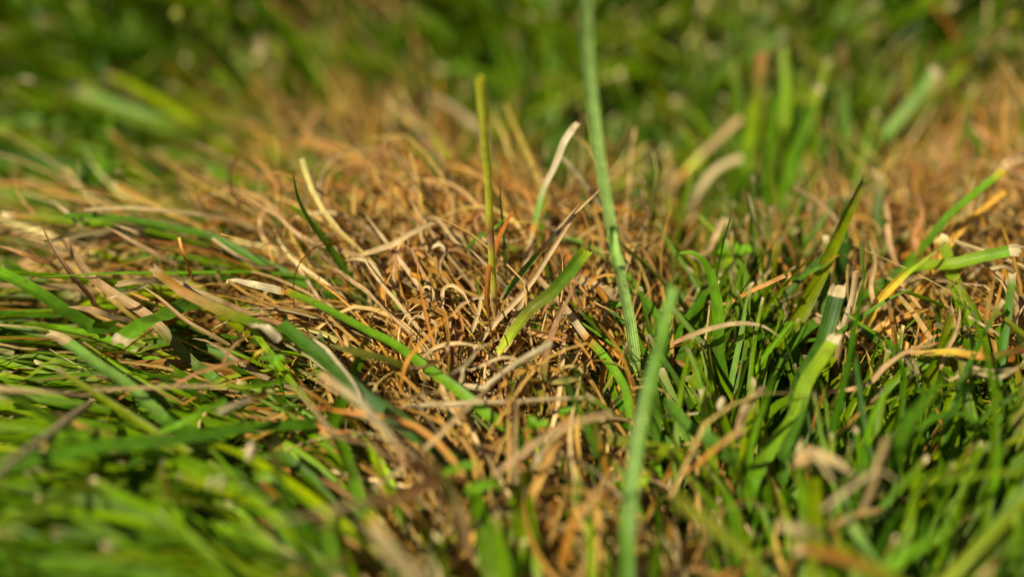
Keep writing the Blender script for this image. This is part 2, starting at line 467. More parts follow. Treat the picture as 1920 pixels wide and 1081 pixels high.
def blade_mesh(C, w, cols, fold=.12, face=None, roll=0., nx=7, rag=0., uoff=0., v0=0.):
    """a curved folded blade; C (n,3), w (n,), cols (n,3)"""
    n = len(C)
    T = np.gradient(C, axis=0); T /= np.linalg.norm(T, axis=1, keepdims=True) + 1e-9
    tocam = CP - C; tocam /= np.linalg.norm(tocam, axis=1, keepdims=True)
    ref = tocam + np.array([0, 0, 1.1])
    Wv = np.cross(T, ref); Wv /= np.linalg.norm(Wv, axis=1, keepdims=True) + 1e-9
    N = np.cross(Wv, T)
    r = roll + .35 * np.sin(np.linspace(0, 4, n) + uoff)
    Wd = Wv * np.cos(r)[:, None] + N * np.sin(r)[:, None]
    Nd = -Wv * np.sin(r)[:, None] + N * np.cos(r)[:, None]
    u = np.linspace(-1, 1, nx)
    prof = np.abs(u) ** 1.4 - .4
    V = C[:, None] + Wd[:, None] * (u[None, :, None] * w[:, None, None] / 2) + Nd[:, None] * (prof[None, :, None] * (fold * w)[:, None, None])
    if rag > 0:
        for q, amt in ((-1, 1.0), (-2, .4)):
            V[q] += T[-1] * (R.uniform(-1, 1, nx)[:, None] * rag * amt) + Nd[-1] * (R.uniform(-.4, .4, nx)[:, None] * rag * amt)
    cc = np.repeat(cols[:, None], nx, 1).copy()
    cc[:, nx // 2] *= 1.12
    d = np.concatenate([[0], np.cumsum(np.linalg.norm(np.diff(C, axis=0), axis=1))])
    UV = np.zeros((n, nx, 2)); UV[..., 0] = (u[None] + 1) / 2 + round(uoff * 7); UV[..., 1] = d[:, None] + v0
    k = (np.arange(n - 1)[:, None] * nx + np.arange(nx - 1)[None]).ravel()
    F = np.stack([k, k + 1, k + nx + 1, k + nx], 1)
    return V.reshape(-1, 3), F, cc.reshape(-1, 3), UV.reshape(-1, 2)


def tube_mesh(C, w, cols, nx=9, squash=.75, uoff=0.):
    n = len(C)
    T = np.gradient(C, axis=0); T /= np.linalg.norm(T, axis=1, keepdims=True) + 1e-9
    tocam = CP - C; tocam /= np.linalg.norm(tocam, axis=1, keepdims=True)
    Wv = np.cross(T, tocam); Wv /= np.linalg.norm(Wv, axis=1, keepdims=True) + 1e-9
    N = np.cross(Wv, T)
    a = np.linspace(0, 2 * math.pi, nx)
    V = C[:, None] + Wv[:, None] * (np.cos(a)[None, :, None] * w[:, None, None] / 2) + N[:, None] * (np.sin(a)[None, :, None] * squash * w[:, None, None] / 2)
    cc = np.repeat(cols[:, None], nx, 1)
    d = np.concatenate([[0], np.cumsum(np.linalg.norm(np.diff(C, axis=0), axis=1))])
    UV = np.zeros((n, nx, 2)); UV[..., 0] = (a[None] / 6.2832) + round(uoff * 7); UV[..., 1] = d[:, None]
    k = (np.arange(n - 1)[:, None] * nx + np.arange(nx - 1)[None]).ravel()
    F = np.stack([k, k + 1, k + nx + 1, k + nx], 1)
    return V.reshape(-1, 3), F, cc.reshape(-1, 3), UV.reshape(-1, 2)


def col_along(stops, t):
    ts = [s[0] for s in stops]
    cs = np.array([CN[s[1]] for s in stops])
    return np.stack([np.interp(t, ts, cs[:, i]) for i in range(3)], 1)


HS = []


def H(name, cat, mode, pts, w, stops, label, z0=-.8, z1=None, lean=0., tip='cut', tipcol='cream', tl=.05, taper=.2, fold=.14, roll=0., root=True, dy=0., tube=False, group=None):
    """one traced blade. mode 'u': it stands, in a plane that leans by `lean` cm; 'l': it lies, its height going z0 -> z1"""
    P = []
    m = len(pts)
    seg = np.concatenate([[0], np.cumsum([math.dist(pts[i], pts[i + 1]) for i in range(m - 1)])]); seg /= seg[-1]
    if mode == 'u':
        b = pt_z(pts[0][0], pts[0][1], z0); yb = b[1] + dy
        for (p, s) in zip(pts, seg):
            P.append(pt_y(p[0], p[1], yb + lean * s))
    else:
        zz1 = z0 if z1 is None else z1
        for (p, s) in zip(pts, seg):
            P.append(pt_z(p[0], p[1], z0 + (zz1 - z0) * s + .22 * math.sin(s * math.pi)))
    P = np.array(P)
    dep = (P - CP) @ CF
    wb = w * dep.mean() / FPX
    stops = list(stops)
    if root:                                     # carry the foot of the blade down to the soil
        d = P[0] - P[1]; d /= np.linalg.norm(d)
        if mode == 'u':
            d = d * .35 + np.array([0, .25, -1.]); drop = P[0][2] - soil_h(P[0][0], P[0][1])
            d = d / abs(d[2]) * max(drop, .1)
        else:
            d = d * 1.8 + np.array([0, .8, 0]); d[2] = -.9
        P = np.vstack([P[0] + d, P])
        frac = np.linalg.norm(d) / (np.linalg.norm(d) + np.linalg.norm(np.diff(P[1:], axis=0), axis=1).sum())
        stops = [(0, stops[0][1])] + [(frac + s * (1 - frac), c) for s, c in stops]
    n = max(14, int(len(P) * 7))
    C, t = catmull(P, n); t = t / t[-1]
    kn = np.linspace(0, 1, 6)
    C = C + np.stack([np.interp(t, kn, R.normal(0, wb * .12, 6)) for _ in range(3)], 1)
    cols = col_along(stops, t) * np.exp(np.interp(t, kn, R.normal(0, .1, 6)))[:, None]
    ww = wb * np.minimum(1, .6 + t * 4) * (1 - taper * t ** 1.5)
    if tip == 'point':
        ww = ww * np.clip((1.02 - t) / .35, .05, 1) ** .7
    if cat is not None and w >= 11:
        q = slice(int(n * (.3 if root else 0)), n)
        HS.append((C[q], ww[q]))
    green = stops[-1][1] in ('glauc', 'bg', 'teal', 'green', 'bright', 'lime', 'dark', 'olive', 'yg') or stops[0][1] in ('glauc', 'bg', 'teal', 'green', 'bright', 'lime', 'dark')
    mat = M_GREEN if green else M_DRY
    uo = R.uniform(0, 9)
    wmax = ww.max()
    if tube:
        V, F, c, U = tube_mesh(C, ww, cols, uoff=uo)
        o = link_mesh(name, V, F, c, U, mat)
    elif tip == 'cut' and w >= 9:
        total = np.linalg.norm(np.diff(C, axis=0), axis=1).sum()
        k = n - 1
        V, F, c, U = blade_mesh(C, ww, cols, fold, roll=roll, uoff=uo)
        o = link_mesh(name, V, F, c, U, mat)
        # the withered cut end, a part with a look of its own
        tdir = C[-1] - C[-2]; tdir /= np.linalg.norm(tdir)
        ln = max(wmax * .5, total * tl)
        C2 = np.array([C[-1] - tdir * .02 + tdir * ln * q for q in np.linspace(0, 1, 6)])
        C2 = C2 + np.linspace(0, 1, 6)[:, None] ** 2 * np.array([0, 0, -.25 * ln])
        # same cross frame as the blade: continue the strip
        Call = np.vstack([C[-3:-1], C2])
        wl = np.concatenate([ww[-3:-1], ww[-1] * np.array([1.03, 1.04, 1.0, .96, .9, .85])])
        cl = np.vstack([cols[-3:-1], col_along([(0, tipcol), (.5, tipcol), (1, 'pale')], np.linspace(0, 1, 6))])
        r_end = roll + .35 * math.sin(4 + uo)
        V, F, c, U = blade_mesh(Call, wl, cl, fold, roll=r_end - .35 * math.sin(uo + 3), uoff=uo, rag=min(.07, wmax * .22))
        V = V.reshape(-1, 7, 3)[2:]; c = c.reshape(-1, 7, 3)[2:]; U = U.reshape(-1, 7, 2)[2:]
        # weld its first row to the last row of the blade so that there is no seam
        last = np.array([o.data.vertices[i].co[:] for i in range(len(o.data.vertices) - 7, len(o.data.vertices))])
        off = last - V[0]
        V = V + off[None] * np.linspace(1, .5, len(V))[:, None, None]
        k2 = (np.arange(len(V) - 1)[:, None] * 7 + np.arange(6)[None]).ravel()
        F = np.stack([k2, k2 + 1, k2 + 8, k2 + 7], 1)
        link_mesh('cut_tip', V.reshape(-1, 3), F, c.reshape(-1, 3), U.reshape(-1, 2), M_DRY, parent=o)
    else:
        V, F, c, U = blade_mesh(C, ww, cols, fold, roll=roll, uoff=uo, rag=(min(.08, wmax * .3) if tip == 'rag' else 0))
        o = link_mesh(name, V, F, c, U, mat)
    if any(c == 'wax' for _, c in stops) or (cat == 'grass stalk' and not tube):
        o.data.materials[0] = M_WAX
    tag(o, label, cat, group)
    return o


GB, SB = 'grass_shoot', 'dry_straw'
g, dgr = 'grass shoot', 'straw'
def c3(x, y, ox, oy): return (ox + x / 3.0, oy + y / 3.0)
def T1(*a): return [c3(x, y, 0, 0) for x, y in a]
def T2(*a): return [c3(x, y, 640, 0) for x, y in a]
def T3(*a): return [c3(x, y, 1280, 0) for x, y in a]
def T4(*a): return [c3(x, y, 0, 360) for x, y in a]
def T5(*a): return [c3(x, y, 640, 360) for x, y in a]
def T6(*a): return [c3(x, y, 1280, 360) for x, y in a]
def T7(*a): return [c3(x, y, 0, 720) for x, y in a]
def T8(*a): return [c3(x, y, 640, 720) for x, y in a]
def T9(*a): return [c3(x, y, 1280, 720) for x, y in a]


def one(c): return [(0, c), (1, c)]
def two(a, b, m=.5, f=.06): return [(0, a), (m - f, a), (m + f, b), (1, b)]
def three(a, b, c, m=.5): return [(0, a), (m - .07, a), (m, b), (m + .07, c), (1, c)]


# --- the tall pale stem and what stands close to it
st = H('grass_stalk', 'grass stalk', 'u', [(1200, 790), (1193, 700), (1180, 600), (1164, 520), (1150, 452)], 23, [(0, 'bg'), (.5, 'wax'), (1, 'wax')],
       'tall pale bluish green stem rising from the centre out of the top of the picture', z0=-1.0, dy=1.6, lean=-.3, tip='none', taper=.05, fold=.1)
ub = H('upper_blade', None, 'u', [(1152, 462), (1141, 395), (1128, 320), (1112, 200), (1100, 70), (1096, -60)], 21, one('glauc'), None, z0=-1.0, lean=-3.2, tip='none', taper=0, fold=.3, root=False)
# its foot must meet the top of the lower stem
_v = [v.co for v in st.data.vertices]
_top = sum((v for v in _v[-7:]), Vector()) / 7
_w = [v.co for v in ub.data.vertices]
_foot = sum((v for v in _w[:7]), Vector()) / 7
P_ = np.array([pt_y(x, y, _top.y + .03 + l) for (x, y), l in zip([(1153, 466), (1141, 395), (1128, 320), (1112, 200), (1100, 70), (1096, -60)], [0, -.1, -.3, -.7, -1.2, -1.7])])
C_, t_ = catmull(P_, 44)
V_, F_, c_, U_ = blade_mesh(C_, .25 * (1 - .05 * t_ / t_[-1]), col_along(one('wax'), t_ / t_[-1]), .08)
bpy.data.objects.remove(ub)
link_mesh('upper_blade', V_, F_, c_, U_, M_WAX, parent=st)
P_ = np.array([pt_y(x, y, _top.y - .08) for x, y in [(1160, 500), (1153, 468), (1149, 440), (1147, 424)]])
C_, t_ = catmull(P_, 12)
V_, F_, c_, U_ = blade_mesh(C_, np.linspace(.30, .15, 12), col_along(two('wax', 'dark', .85), np.linspace(0, 1, 12)), .5, nx=7)
link_mesh('leaf_sheath', V_, F_, c_, U_, M_WAX, parent=st)

H(GB, g, 'u', [(1172, 1110), (1180, 1000), (1192, 890), (1215, 740), (1245, 620), (1268, 535)], 31, [(0, 'green'), (.5, 'glauc'), (.8, 'green'), (1, 'glauc')], 'blurred pale green blade in front of the foot of the tall pale stem', z0=-.9, lean=4.4, tip='none', taper=.3, fold=.12)
H('grass_stalk', 'grass stalk', 'u', [(926, 570), (923, 500), (921, 430), (919, 360), (913, 280), (906, 210), (899, 146)], 12.5,
  [(0, 'sand'), (.1, 'yg'), (.24, 'yg'), (.3, 'sand'), (.36, 'rust'), (.42, 'yg'), (1, 'yg')], 'upright yellow green stalk with a blunt pale top, left of the tall pale stem', z0=-1., dy=-1.5, lean=-1.6, fold=.08, tube=True, tip='none', tipcol='pale', taper=-.35, tl=.04)
H(SB, dgr, 'l', T5((590, 1010), (760, 860), (880, 720), (1000, 590), (1080, 480), (1240, 240), (1330, 110), (1430, 8)) + [(1145, 331)], 12, [(0, 'straw'), (.6, 'straw'), (1, 'tan')], 'longest straw, running up from the nest to a point at the tall pale stem', z0=-.7, z1=2.6, tip='point', taper=.25, fold=.35)
H(GB, g, 'l', T5((880, 905), (960, 800), (1060, 680), (1160, 580), (1240, 495), (1330, 395), (1405, 320)), 23, [(0, 'yg'), (.15, 'lime'), (.35, 'olive'), (.85, 'green'), (1, 'lime')], 'wide olive green blade slanting up right across the straw nest, yellow at its foot', z0=0.1, z1=2.0, tip='rag', taper=-.05, fold=.22, root=False)
H(GB, g, 'l', T5((850, 760), (920, 590), (980, 500), (1040, 420), (1110, 340), (1180, 260), (1250, 170), (1340, 70)), 13, [(0, 'rust'), (.2, 'tan'), (.26, 'green'), (.55, 'green'), (.62, 'orange'), (.7, 'straw'), (1, 'straw')], 'blade turning from green to orange to straw along the longest straw', z0=-.5, z1=2.2, tip='point', taper=.4)
H(SB, dgr, 'l', T5((780, 1080), (850, 960), (920, 860), (970, 740), (1010, 620), (1040, 540)), 24, one('sand'), 'broad sand coloured straw under the wide olive green blade', z0=-.9, z1=.6, tip='point', fold=.25)
H(GB, g, 'l', [(931, 787), (900, 763), (850, 725), (790, 682), (740, 645), (690, 620), (640, 594), (585, 568), (532, 548)], 21, [(0, 'bright'), (.85, 'bright'), (.97, 'lime'), (1, 'orange')], 'bright lime green blade with a long bleached end, crossing the left half of the nest', z0=-.2, z1=1.0, tip='none', taper=.1, fold=.1)
H('withered_end', None, 'l', [(534, 549), (510, 541), (470, 532), (420, 526)], 15, [(0, 'orange'), (.12, 'cream'), (1, 'cream')], None, z0=.87, z1=1.0, tip='none', root=False)
_we = bpy.data.objects['withered_end']; _we.parent = [o for o in bpy.data.objects if str(o.get('label', '')).startswith('bright lime green blade with')][0]
H(GB, g, 'l', [(332, 800), (300, 775), (262, 740), (215, 700), (165, 665), (130, 643)], 25, [(0, 'green'), (.3, 'glauc'), (1, 'glauc')], 'bluish green blade with an orange edge and a pale cut tip, lower left', z0=-.2, z1=.7, tipcol='sand', tl=.16, taper=.05)
H(GB, g, 'l', [(880, 868), (800, 812), (740, 772), (683, 738), (620, 690), (560, 645), (520, 612)], 38, [(0, 'dark'), (.5, 'dark'), (1, 'bg')], 'widest dark green blade, its tip cut slantwise and showing a pale underside', z0=-.7, z1=.9, tip='none', taper=.35, fold=.12, roll=.2)  # dark colours carry the shade on this face of the blade
_we = H('folded_tip', None, 'l', [(527, 637), (500, 617), (472, 603)], 19, one('cream'), None, z0=.9, z1=1.0, tip='rag', root=False)
_we.parent = [o for o in bpy.data.objects if str(o.get('label', '')).startswith('widest dark green blade')][0]
H(GB, g, 'l', [(380, 556), (350, 568), (316, 584), (285, 600), (262, 615), (245, 632)], 34, [(0, 'green'), (1, 'bright')], 'short broad green blade with white frayed cut end, left of the nest', z0=-.2, z1=.9, tip='cut', tipcol='cream', tl=.05, taper=-.25, root=False)
H(SB, dgr, 'l', [(172, 753), (130, 782), (80, 820), (30, 860), (-30, 905)], 17, one('pale'), 'thick pale straw pointing down to the left edge of the picture', z0=0.3, z1=1.8, tip='none', tube=True, root=False)
H(GB, g, 'l', [(215, 900), (150, 918), (90, 942), (40, 965), (-30, 990)], 34, one('lime'), 'blurred bright yellow green blade at the lower left edge', z0=0.0, z1=1.6, tip='none')
H(GB, g, 'l', [(600, 792), (520, 800), (450, 805), (330, 825), (200, 845), (60, 868), (-20, 880)], 32, one('green'), 'very long blurred green blade lying level across the lower left', z0=-.5, z1=1.2, tip='none', taper=.1)
H(GB, g, 'l', T4((560, 760), (500, 740), (350, 650), (200, 560), (60, 490), (-60, 440)), 24, [(0, 'green'), (1, 'bright')], 'long green blade sloping down from the left edge', z0=-.4, z1=1.1, tip='none', taper=-.2)
H(SB, dgr, 'l', T4((1680, 800), (1560, 740), (1420, 690), (1260, 620), (1150, 570), (1050, 530), (870, 460)), 13, [(0, 'rust'), (.45, 'tan'), (.5, 'brown'), (.55, 'sand'), (1, 'pale')], 'jointed tan straw with a blunt pale end, pointing at the left of the nest', z0=-.3, z1=1.1, tip='none', tube=True)
H(GB, g, 'l', T4((1260, 1080), (1180, 1010), (1100, 960), (980, 830), (880, 730), (800, 670), (620, 550), (480, 430), (400, 330), (350, 270)), 22, [(0, 'bg'), (.3, 'olive'), (.38, 'tan'), (1, 'tan')], 'long tan blade, green at its lower end, running up to the left', z0=-.7, z1=.8, tip='rag', taper=.3)
H(SB, dgr, 'l', T4((570, 660), (500, 590), (420, 500), (370, 420), (310, 320), (230, 190)), 13, one('brown'), 'dark brown bent stalk standing out of the left mat', z0=-.3, z1=1.5, tip='point')
H(GB, g, 'l', T4((1850, 500), (1500, 452), (1200, 448), (900, 455), (700, 455), (400, 468), (230, 475)), 9, one('bright'), 'thin bright green blade lying dead level left of the nest', z0=-.4, z1=.9, tip='point')
H(GB, g, 'l', T4((1750, 520), (1500, 400), (1200, 260), (1000, 215), (700, 160), (500, 140), (370, 140)), 18, one('green'), 'curving green blade lying across the upper left mat', z0=-.4, z1=.8, tip='none', taper=.1)
H(SB, dgr, 'l', T4((1480, 210), (1340, 165), (1100, 125), (800, 98), (620, 92), (470, 100)), 11, [(0, 'tan'), (.4, 'sand'), (1, 'pale')], 'pale straw arching along the top of the left mat', z0=-.3, z1=1.0, tip='none')
H(GB, g, 'u', [(690, 560), (655, 518), (617, 460), (585, 420), (560, 375), (550, 330)], 16, [(0, 'green'), (1, 'green')], 'dark green blade leaning up left at the upper left of the nest', z0=-1., lean=-.5, tip='point')
H(GB, g, 'u', [(668, 520), (625, 460), (583, 420), (543, 386)], 15, [(0, 'dark'), (1, 'lime')], 'short green blade with a lime tip beside the dark leaning one', z0=-1., lean=-.5, tip='none')
H(SB, dgr, 'l', T5((400, 520), (200, 400), (0, 325)) + T4((1700, 250), (1560, 140), (1440, 60)) + [(455, 365)], 10, one('tan'), 'long tan straw sloping down right into the upper nest', z0=-.4, z1=1., tip='point')
H(SB, dgr, 'l', [(500, 737), (467, 749), (437, 760), (408, 772)], 15, two('orange', 'cream', .45), 'torn straw end, orange above and cream below, left of the dark blade', z0=.2, z1=.9, tip='rag', root=False)
H(SB, dgr, 'l', T7((1450, 10), (1300, 15), (1150, 15), (900, 20), (700, 28), (520, 28)), 11, [(0, 'bright'), (.25, 'yg'), (.35, 'straw'), (1, 'sand')], 'level straw with a green root, above the lower left blades', z0=-.1, z1=.8, tip='none')
H(SB, dgr, 'l', T7((560, 50), (300, 45), (100, 35), (-50, 25)), 14, one('sand'), 'blurred level straw reaching the left edge', z0=.1, z1=1., tip='none')
H(SB, dgr, 'l', T4((960, 1100), (1060, 1040), (1120, 1010), (1300, 960), (1400, 945)), 7, one('rust'), 'thin orange straw curving up right, left of the dark blade', z0=0.3, z1=.5, tip='none', root=False)
H(SB, dgr, 'l', [(678, 752), (668, 732), (652, 705), (633, 680), (612, 655), (587, 636)], 8, one('cream'), 'narrow bleached straw curving over the widest dark blade', z0=.3, z1=.7, tip='none', root=False)
H(SB, dgr, 'l', [(770, 868), (750, 840), (727, 812), (700, 782), (672, 752), (640, 728), (600, 700)], 17, [(0, 'rust'), (.3, 'pale'), (.6, 'cream'), (1, 'tan')], 'thick shining straw in the blurred foreground below the nest', z0=.2, z1=1.9, tip='none', tube=True)
H(SB, dgr, 'l', [(770, 862), (720, 850), (690, 830), (627, 813), (581, 763), (540, 710)], 11, one('tan'), 'brown straw left of the thick shining one', z0=-.2, z1=1.3, tip='point')
H(SB, dgr, 'l', [(740, 938), (700, 940), (640, 950), (590, 962), (555, 972), (500, 976)], 22, [(0, 'rust'), (.5, 'sand'), (1, 'pale')], 'broad blurred straw pointing left at the bottom, under the dark gap', z0=.2, z1=1.5, tip='point')
H(GB, g, 'l', [(660, 900), (677, 947), (695, 975), (712, 1005), (745, 1045), (800, 1100)], 28, [(0, 'bright'), (.35, 'bright'), (.42, 'yel'), (.5, 'pale'), (1, 'pale')], 'blurred blade, half green half bleached, at the bottom edge', z0=-.2, z1=2., tip='none', root=False)
H(SB, dgr, 'l', T8((350, 122), (560, 112), (800, 100), (1100, 88), (1370, 74)), 9, one('pale'), 'straight level straw along the bottom of the nest', z0=-.1, z1=.2, tip='none', tube=True, root=False)
H(SB, dgr, 'l', T8((490, 350), (600, 240), (700, 140), (790, 50), (870, -20)), 9, one('sand'), 'straw crossing the level one in front of the nest', z0=.2, z1=.4, tip='point')
H(SB, dgr, 'l', T8((870, 510), (980, 420), (1100, 330), (1200, 265), (1300, 220), (1420, 185), (1530, 168)), 11, one('tan'), 'bowed tan straw below the nest, rising to the right', z0=.2, z1=1.3, tip='none', root=False)
H(SB, dgr, 'l', T5((790, 1100), (830, 1075), (920, 1010), (1000, 955), (1090, 905), (1180, 862)), 12, one('cream'), 'cream straw with a blunt bright end in the middle of the nest', z0=.1, z1=1.4, tip='none', tube=True)
H(SB, dgr, 'u', T8((1090, 240), (1110, 120), (1120, 40)) + T5((1150, 900), (1180, 800), (1230, 680), (1280, 580), (1310, 500), (1345, 430)), 15, [(0, 'yel'), (.3, 'olive'), (.42, 'brown'), (1, 'brown')], 'brown upright stalk, mustard at its foot, right of the wide olive blade', z0=-.9, lean=1.5, tip='point')
H(GB, g, 'l', [(1262, 705), (1240, 615), (1220, 580), (1187, 533), (1150, 495), (1107, 463), (1080, 450), (1050, 449), (1020, 460)], 19, [(0, 'green'), (.5, 'green'), (.75, 'glauc'), (1, 'green')], 'arched green blade bending over behind the tall pale stem', z0=-1., z1=.4, tip='point')
H(SB, dgr, 'l', T5((1590, 600), (1500, 555), (1400, 505), (1330, 465)), 24, one('sand'), 'broad flat straw left of the tall pale stem', z0=-.1, z1=.2, tip='rag')
H(GB, g, 'l', [(1195, 810), (1187, 793), (1173, 722), (1133, 667), (1100, 633), (1057, 573), (1007, 517)], 17, [(0, 'bright'), (.45, 'bright'), (.55, 'orange'), (.6, 'cream'), (1, 'sand')], 'blade bleached in its upper half, green below, left of the tall pale stem', z0=-.7, z1=.6, tip='rag')
H(GB, g, 'l', T5((1640, 930), (1600, 910), (1450, 800), (1270, 680), (1160, 620), (1060, 570)), 7, one('bright'), 'thin shiny green blade running down right to the tall pale stem', z0=-.3, z1=.3, tip='point')
H(GB, g, 'u', T5((1755, 900), (1745, 830), (1720, 700), (1688, 555)), 9, one('green'), 'thin upright green blade with a white tip, right of the tall pale stem', z0=-.6, tip='cut')
H(GB, g, 'u', T5((940, 560), (935, 520), (925, 420), (910, 200), (890, 0), (885, -60)), 8, one('dark'), 'thin dark upright blade right of the yellow green stalk', z0=-.7, tip='point')
H(GB, g, 'l', [(877, 463), (895, 448), (917, 437), (935, 422), (948, 408)], 11, one('green'), 'short dark green blade lying slantwise on the upper nest', z0=.4, z1=1.5, tip='point', root=False)
H('grass_stalk', 'grass stalk', 'u', [(978, 560), (987, 487), (997, 437), (1003, 413), (1017, 357), (1040, 310), (1058, 268), (1074, 245)], 11, [(0, 'straw'), (.35, 'sand'), (.42, 'orange'), (.46, 'glauc'), (.55, 'glauc'), (.68, 'cream'), (1, 'cream')], 'whitish stalk leaning right in the blurred middle, left of the tall pale stem', z0=-.9, lean=1.5, tip='cut', taper=-.3)
for k, (pp, ww_, cc_, lb) in enumerate([
    (T5((380, 745), (400, 715), (440, 700), (490, 712), (520, 745), (532, 790), (522, 850)), 7, 'sand', 'straw curled into an open hoop at the left of the nest'),
    (T5((445, 705), (490, 640), (512, 585), (505, 545), (480, 528), (455, 545), (450, 575)), 8, 'straw', 'straw hooked over like a shepherd crook, left of centre'),
    (T5((570, 640), (570, 560), (600, 528), (640, 530), (690, 575), (720, 640)), 8, 'sand', 'straw bowed into a wide arch in mid nest'),
    (T5((700, 310), (640, 310), (580, 340), (548, 400), (560, 470), (600, 530)), 7, 'tan', 'large round straw loop in the upper nest'),
    (T5((800, 240), (765, 205), (757, 150), (790, 120), (850, 122), (905, 128)), 7, 'rust', 'rusty straw loop crossing the yellow green stalk'),
    (T5((670, 1075), (690, 1000), (715, 965), (760, 970)), 7, 'cream', 'tiny pale hook of straw in front of the nest'),
    (T5((20, 385), (90, 382), (150, 400), (200, 450), (235, 510), (240, 570)), 9, 'pale', 'pale glossy straw bending down at the left of the nest'),
    (T5((355, 140), (410, 165), (440, 220), (460, 290), (520, 400)), 8, 'sand', 'straw bent over at the top left of the nest'),
    (T5((500, 345), (520, 310), (560, 300), (580, 330), (560, 360)), 6, 'cream', 'small white ringlet of straw, upper nest'),
    (T5((470, 180), (520, 150), (580, 200), (640, 280), (700, 300)), 9, 'sand', 'flat folded straw over the top of the nest'),
    (T5((660, 1000), (640, 900), (680, 780), (670, 690), (650, 640)), 5, 'rust', 'hair thin rusty straw standing in mid nest'),
    (T5((800, 270), (860, 262), (960, 280), (1060, 262), (1090, 250)), 6, 'tan', 'thin straw sagging between the two upright stalks'),
    (T5((820, 225), (780, 245), (850, 300), (900, 240)), 5, 'sand', 'little straw twist beside the yellow green stalk'),
    (T5((740, 800), (770, 680), (790, 600), (830, 575), (838, 640)), 7, 'pale', 'straw hook with a bright top, centre of the nest'),
    (T5((1130, 700), (1200, 560), (1270, 500), (1330, 520), (1420, 620), (1560, 680)), 6, 'rust', 'rusty arch of straw below the broad flat straw'),
]):
    H('curled_straw', 'curled straw', 'l', pp, ww_ * 1.15, one(cc_), lb, z0=.35, z1=.55, tip='point', taper=.2, fold=.35, root=False, roll=.3)
H(SB, dgr, 'l', T5((100, 355), (200, 322), (300, 290), (380, 245), (440, 215), (520, 165)), 12, one('sand'), 'thick split straw laid over the upper left of the nest', z0=.5, z1=1.2, tip='rag', root=False)
H(SB, dgr, 'l', T5((560, 1020), (450, 870), (380, 790), (300, 720), (220, 630), (130, 540)), 10, one('tan'), 'brown straw running down right through the left of the nest', z0=-.3, z1=.7, tip='point')
H(SB, dgr, 'l', T5((960, 590), (930, 555), (850, 450), (780, 375), (720, 318)), 12, [(0, 'pale'), (1, 'straw')], 'pale flat straw just left of the yellow green stalk', z0=-.1, z1=1.1, tip='point')
H(SB, dgr, 'l', T5((330, 1085), (370, 950), (450, 850), (560, 740), (700, 630)), 7, one('orange'), 'thin orange straw crossing the bright lime blade', z0=.5, z1=1.3, tip='point', root=False)
H(SB, dgr, 'l', T4((1500, 425), (1380, 375), (1290, 325), (1190, 260)), 12, [(0, 'tan'), (1, 'pale')], 'pale tapered straw end in the upper left mat', z0=.1, z1=1.0, tip='none')
H(SB, dgr, 'l', T4((950, 515), (860, 495), (760, 500), (650, 520)), 14, one('sand'), 'bundle end of sand coloured straw beside the jointed straw', z0=.2, z1=.9, tip='rag')
H(SB, dgr, 'l', T4((1080, 490), (1060, 400), (1030, 330), (1010, 250)), 7, one('orange'), 'short orange straw standing up in the left mat', z0=.3, z1=1.6, tip='none')
H(SB, dgr, 'l', T4((780, 540), (700, 570), (620, 600)), 9, one('pale'), 'short pale straw end under the bundle', z0=.5, z1=.9, tip='rag')
H(GB, g, 'l', T4((130, 1050), (220, 990), (300, 940), (370, 900)), 12, one('lime'), 'slim lime blade slanting up right, beside the bluish blade', z0=.1, z1=.9, tip='point')
# --- right of the stem
H(GB, g, 'u', T6((238, 1085), (205, 900), (192, 760), (180, 600), (150, 460), (100, 370), (40, 325), (-25, 322)), 22, [(0, 'green'), (1, 'bright')], 'green blade arching over to the left, right of the tall pale stem', z0=-.9, lean=.6, tip='point', taper=0)
H(SB, dgr, 'l', T6((-60, 850), (0, 820), (150, 765), (300, 738), (430, 752), (520, 795), (560, 830)), 10, [(0, 'rust'), (.3, 'sand'), (.8, 'pale'), (1, 'lime')], 'pale straw bow crossing in front of the arching green blade', z0=.4, z1=.9, tip='point', root=False)
H(GB, g, 'u', [(1475, 862), (1493, 770), (1520, 690), (1545, 620), (1565, 560)], 30, [(0, 'bg'), (.5, 'bg'), (1, 'dark')], 'broad dark bluish blade with a ragged white top, right side', z0=-1., lean=2.6, tip='cut', tipcol='pale', tl=.07, taper=-.05)
H(GB, g, 'u', [(1410, 912), (1423, 887), (1453, 830), (1493, 773), (1513, 715), (1540, 675), (1557, 648)], 27, [(0, 'bright'), (1, 'lime')], 'broad bright green blade with a white cut end, in front of the dark one', z0=-1., lean=2.4, tip='cut', tl=.06, taper=-.05)
H(GB, g, 'u', T6((480, 1130), (540, 1000), (600, 900), (700, 780), (750, 735)), 21, one('green'), 'green blade with a withered grey top, left of the broad dark one', z0=-1., lean=2.0, tip='cut', tipcol='tan', taper=0)
H(GB, g, 'u', T6((270, 1085), (320, 860), (350, 640), (372, 550)), 13, one('glauc'), 'pale bluish blade behind the pale straw bow', z0=-.9, lean=.5, tip='point')
H(GB, g, 'u', T6((370, 1100), (400, 1020), (470, 900), (560, 790), (615, 730)), 10, one('bright'), 'slim green blade leaning right below the straw bow', z0=-.6, tip='none')
H(GB, g, 'l', T6((1260, 915), (1120, 820), (1000, 740), (880, 655)), 10, one('bright'), 'slim blade sloping down right to the withered star', z0=-.1, z1=1.1, tip='point')
H(GB, g, 'l', T6((820, 830), (900, 770), (1000, 700), (1150, 600), (1290, 540)), 12, one('green'), 'slim blade crossing the yellow twisted one', z0=-.3, z1=1.2, tip='point')
H(GB, g, 'u', T6((1655, 1090), (1650, 1040), (1638, 930), (1600, 760), (1560, 640), (1510, 490), (1440, 365)), 12, one('dark'), 'dark green blade bowed to the left, far right', z0=-.5, lean=-1., tip='point')
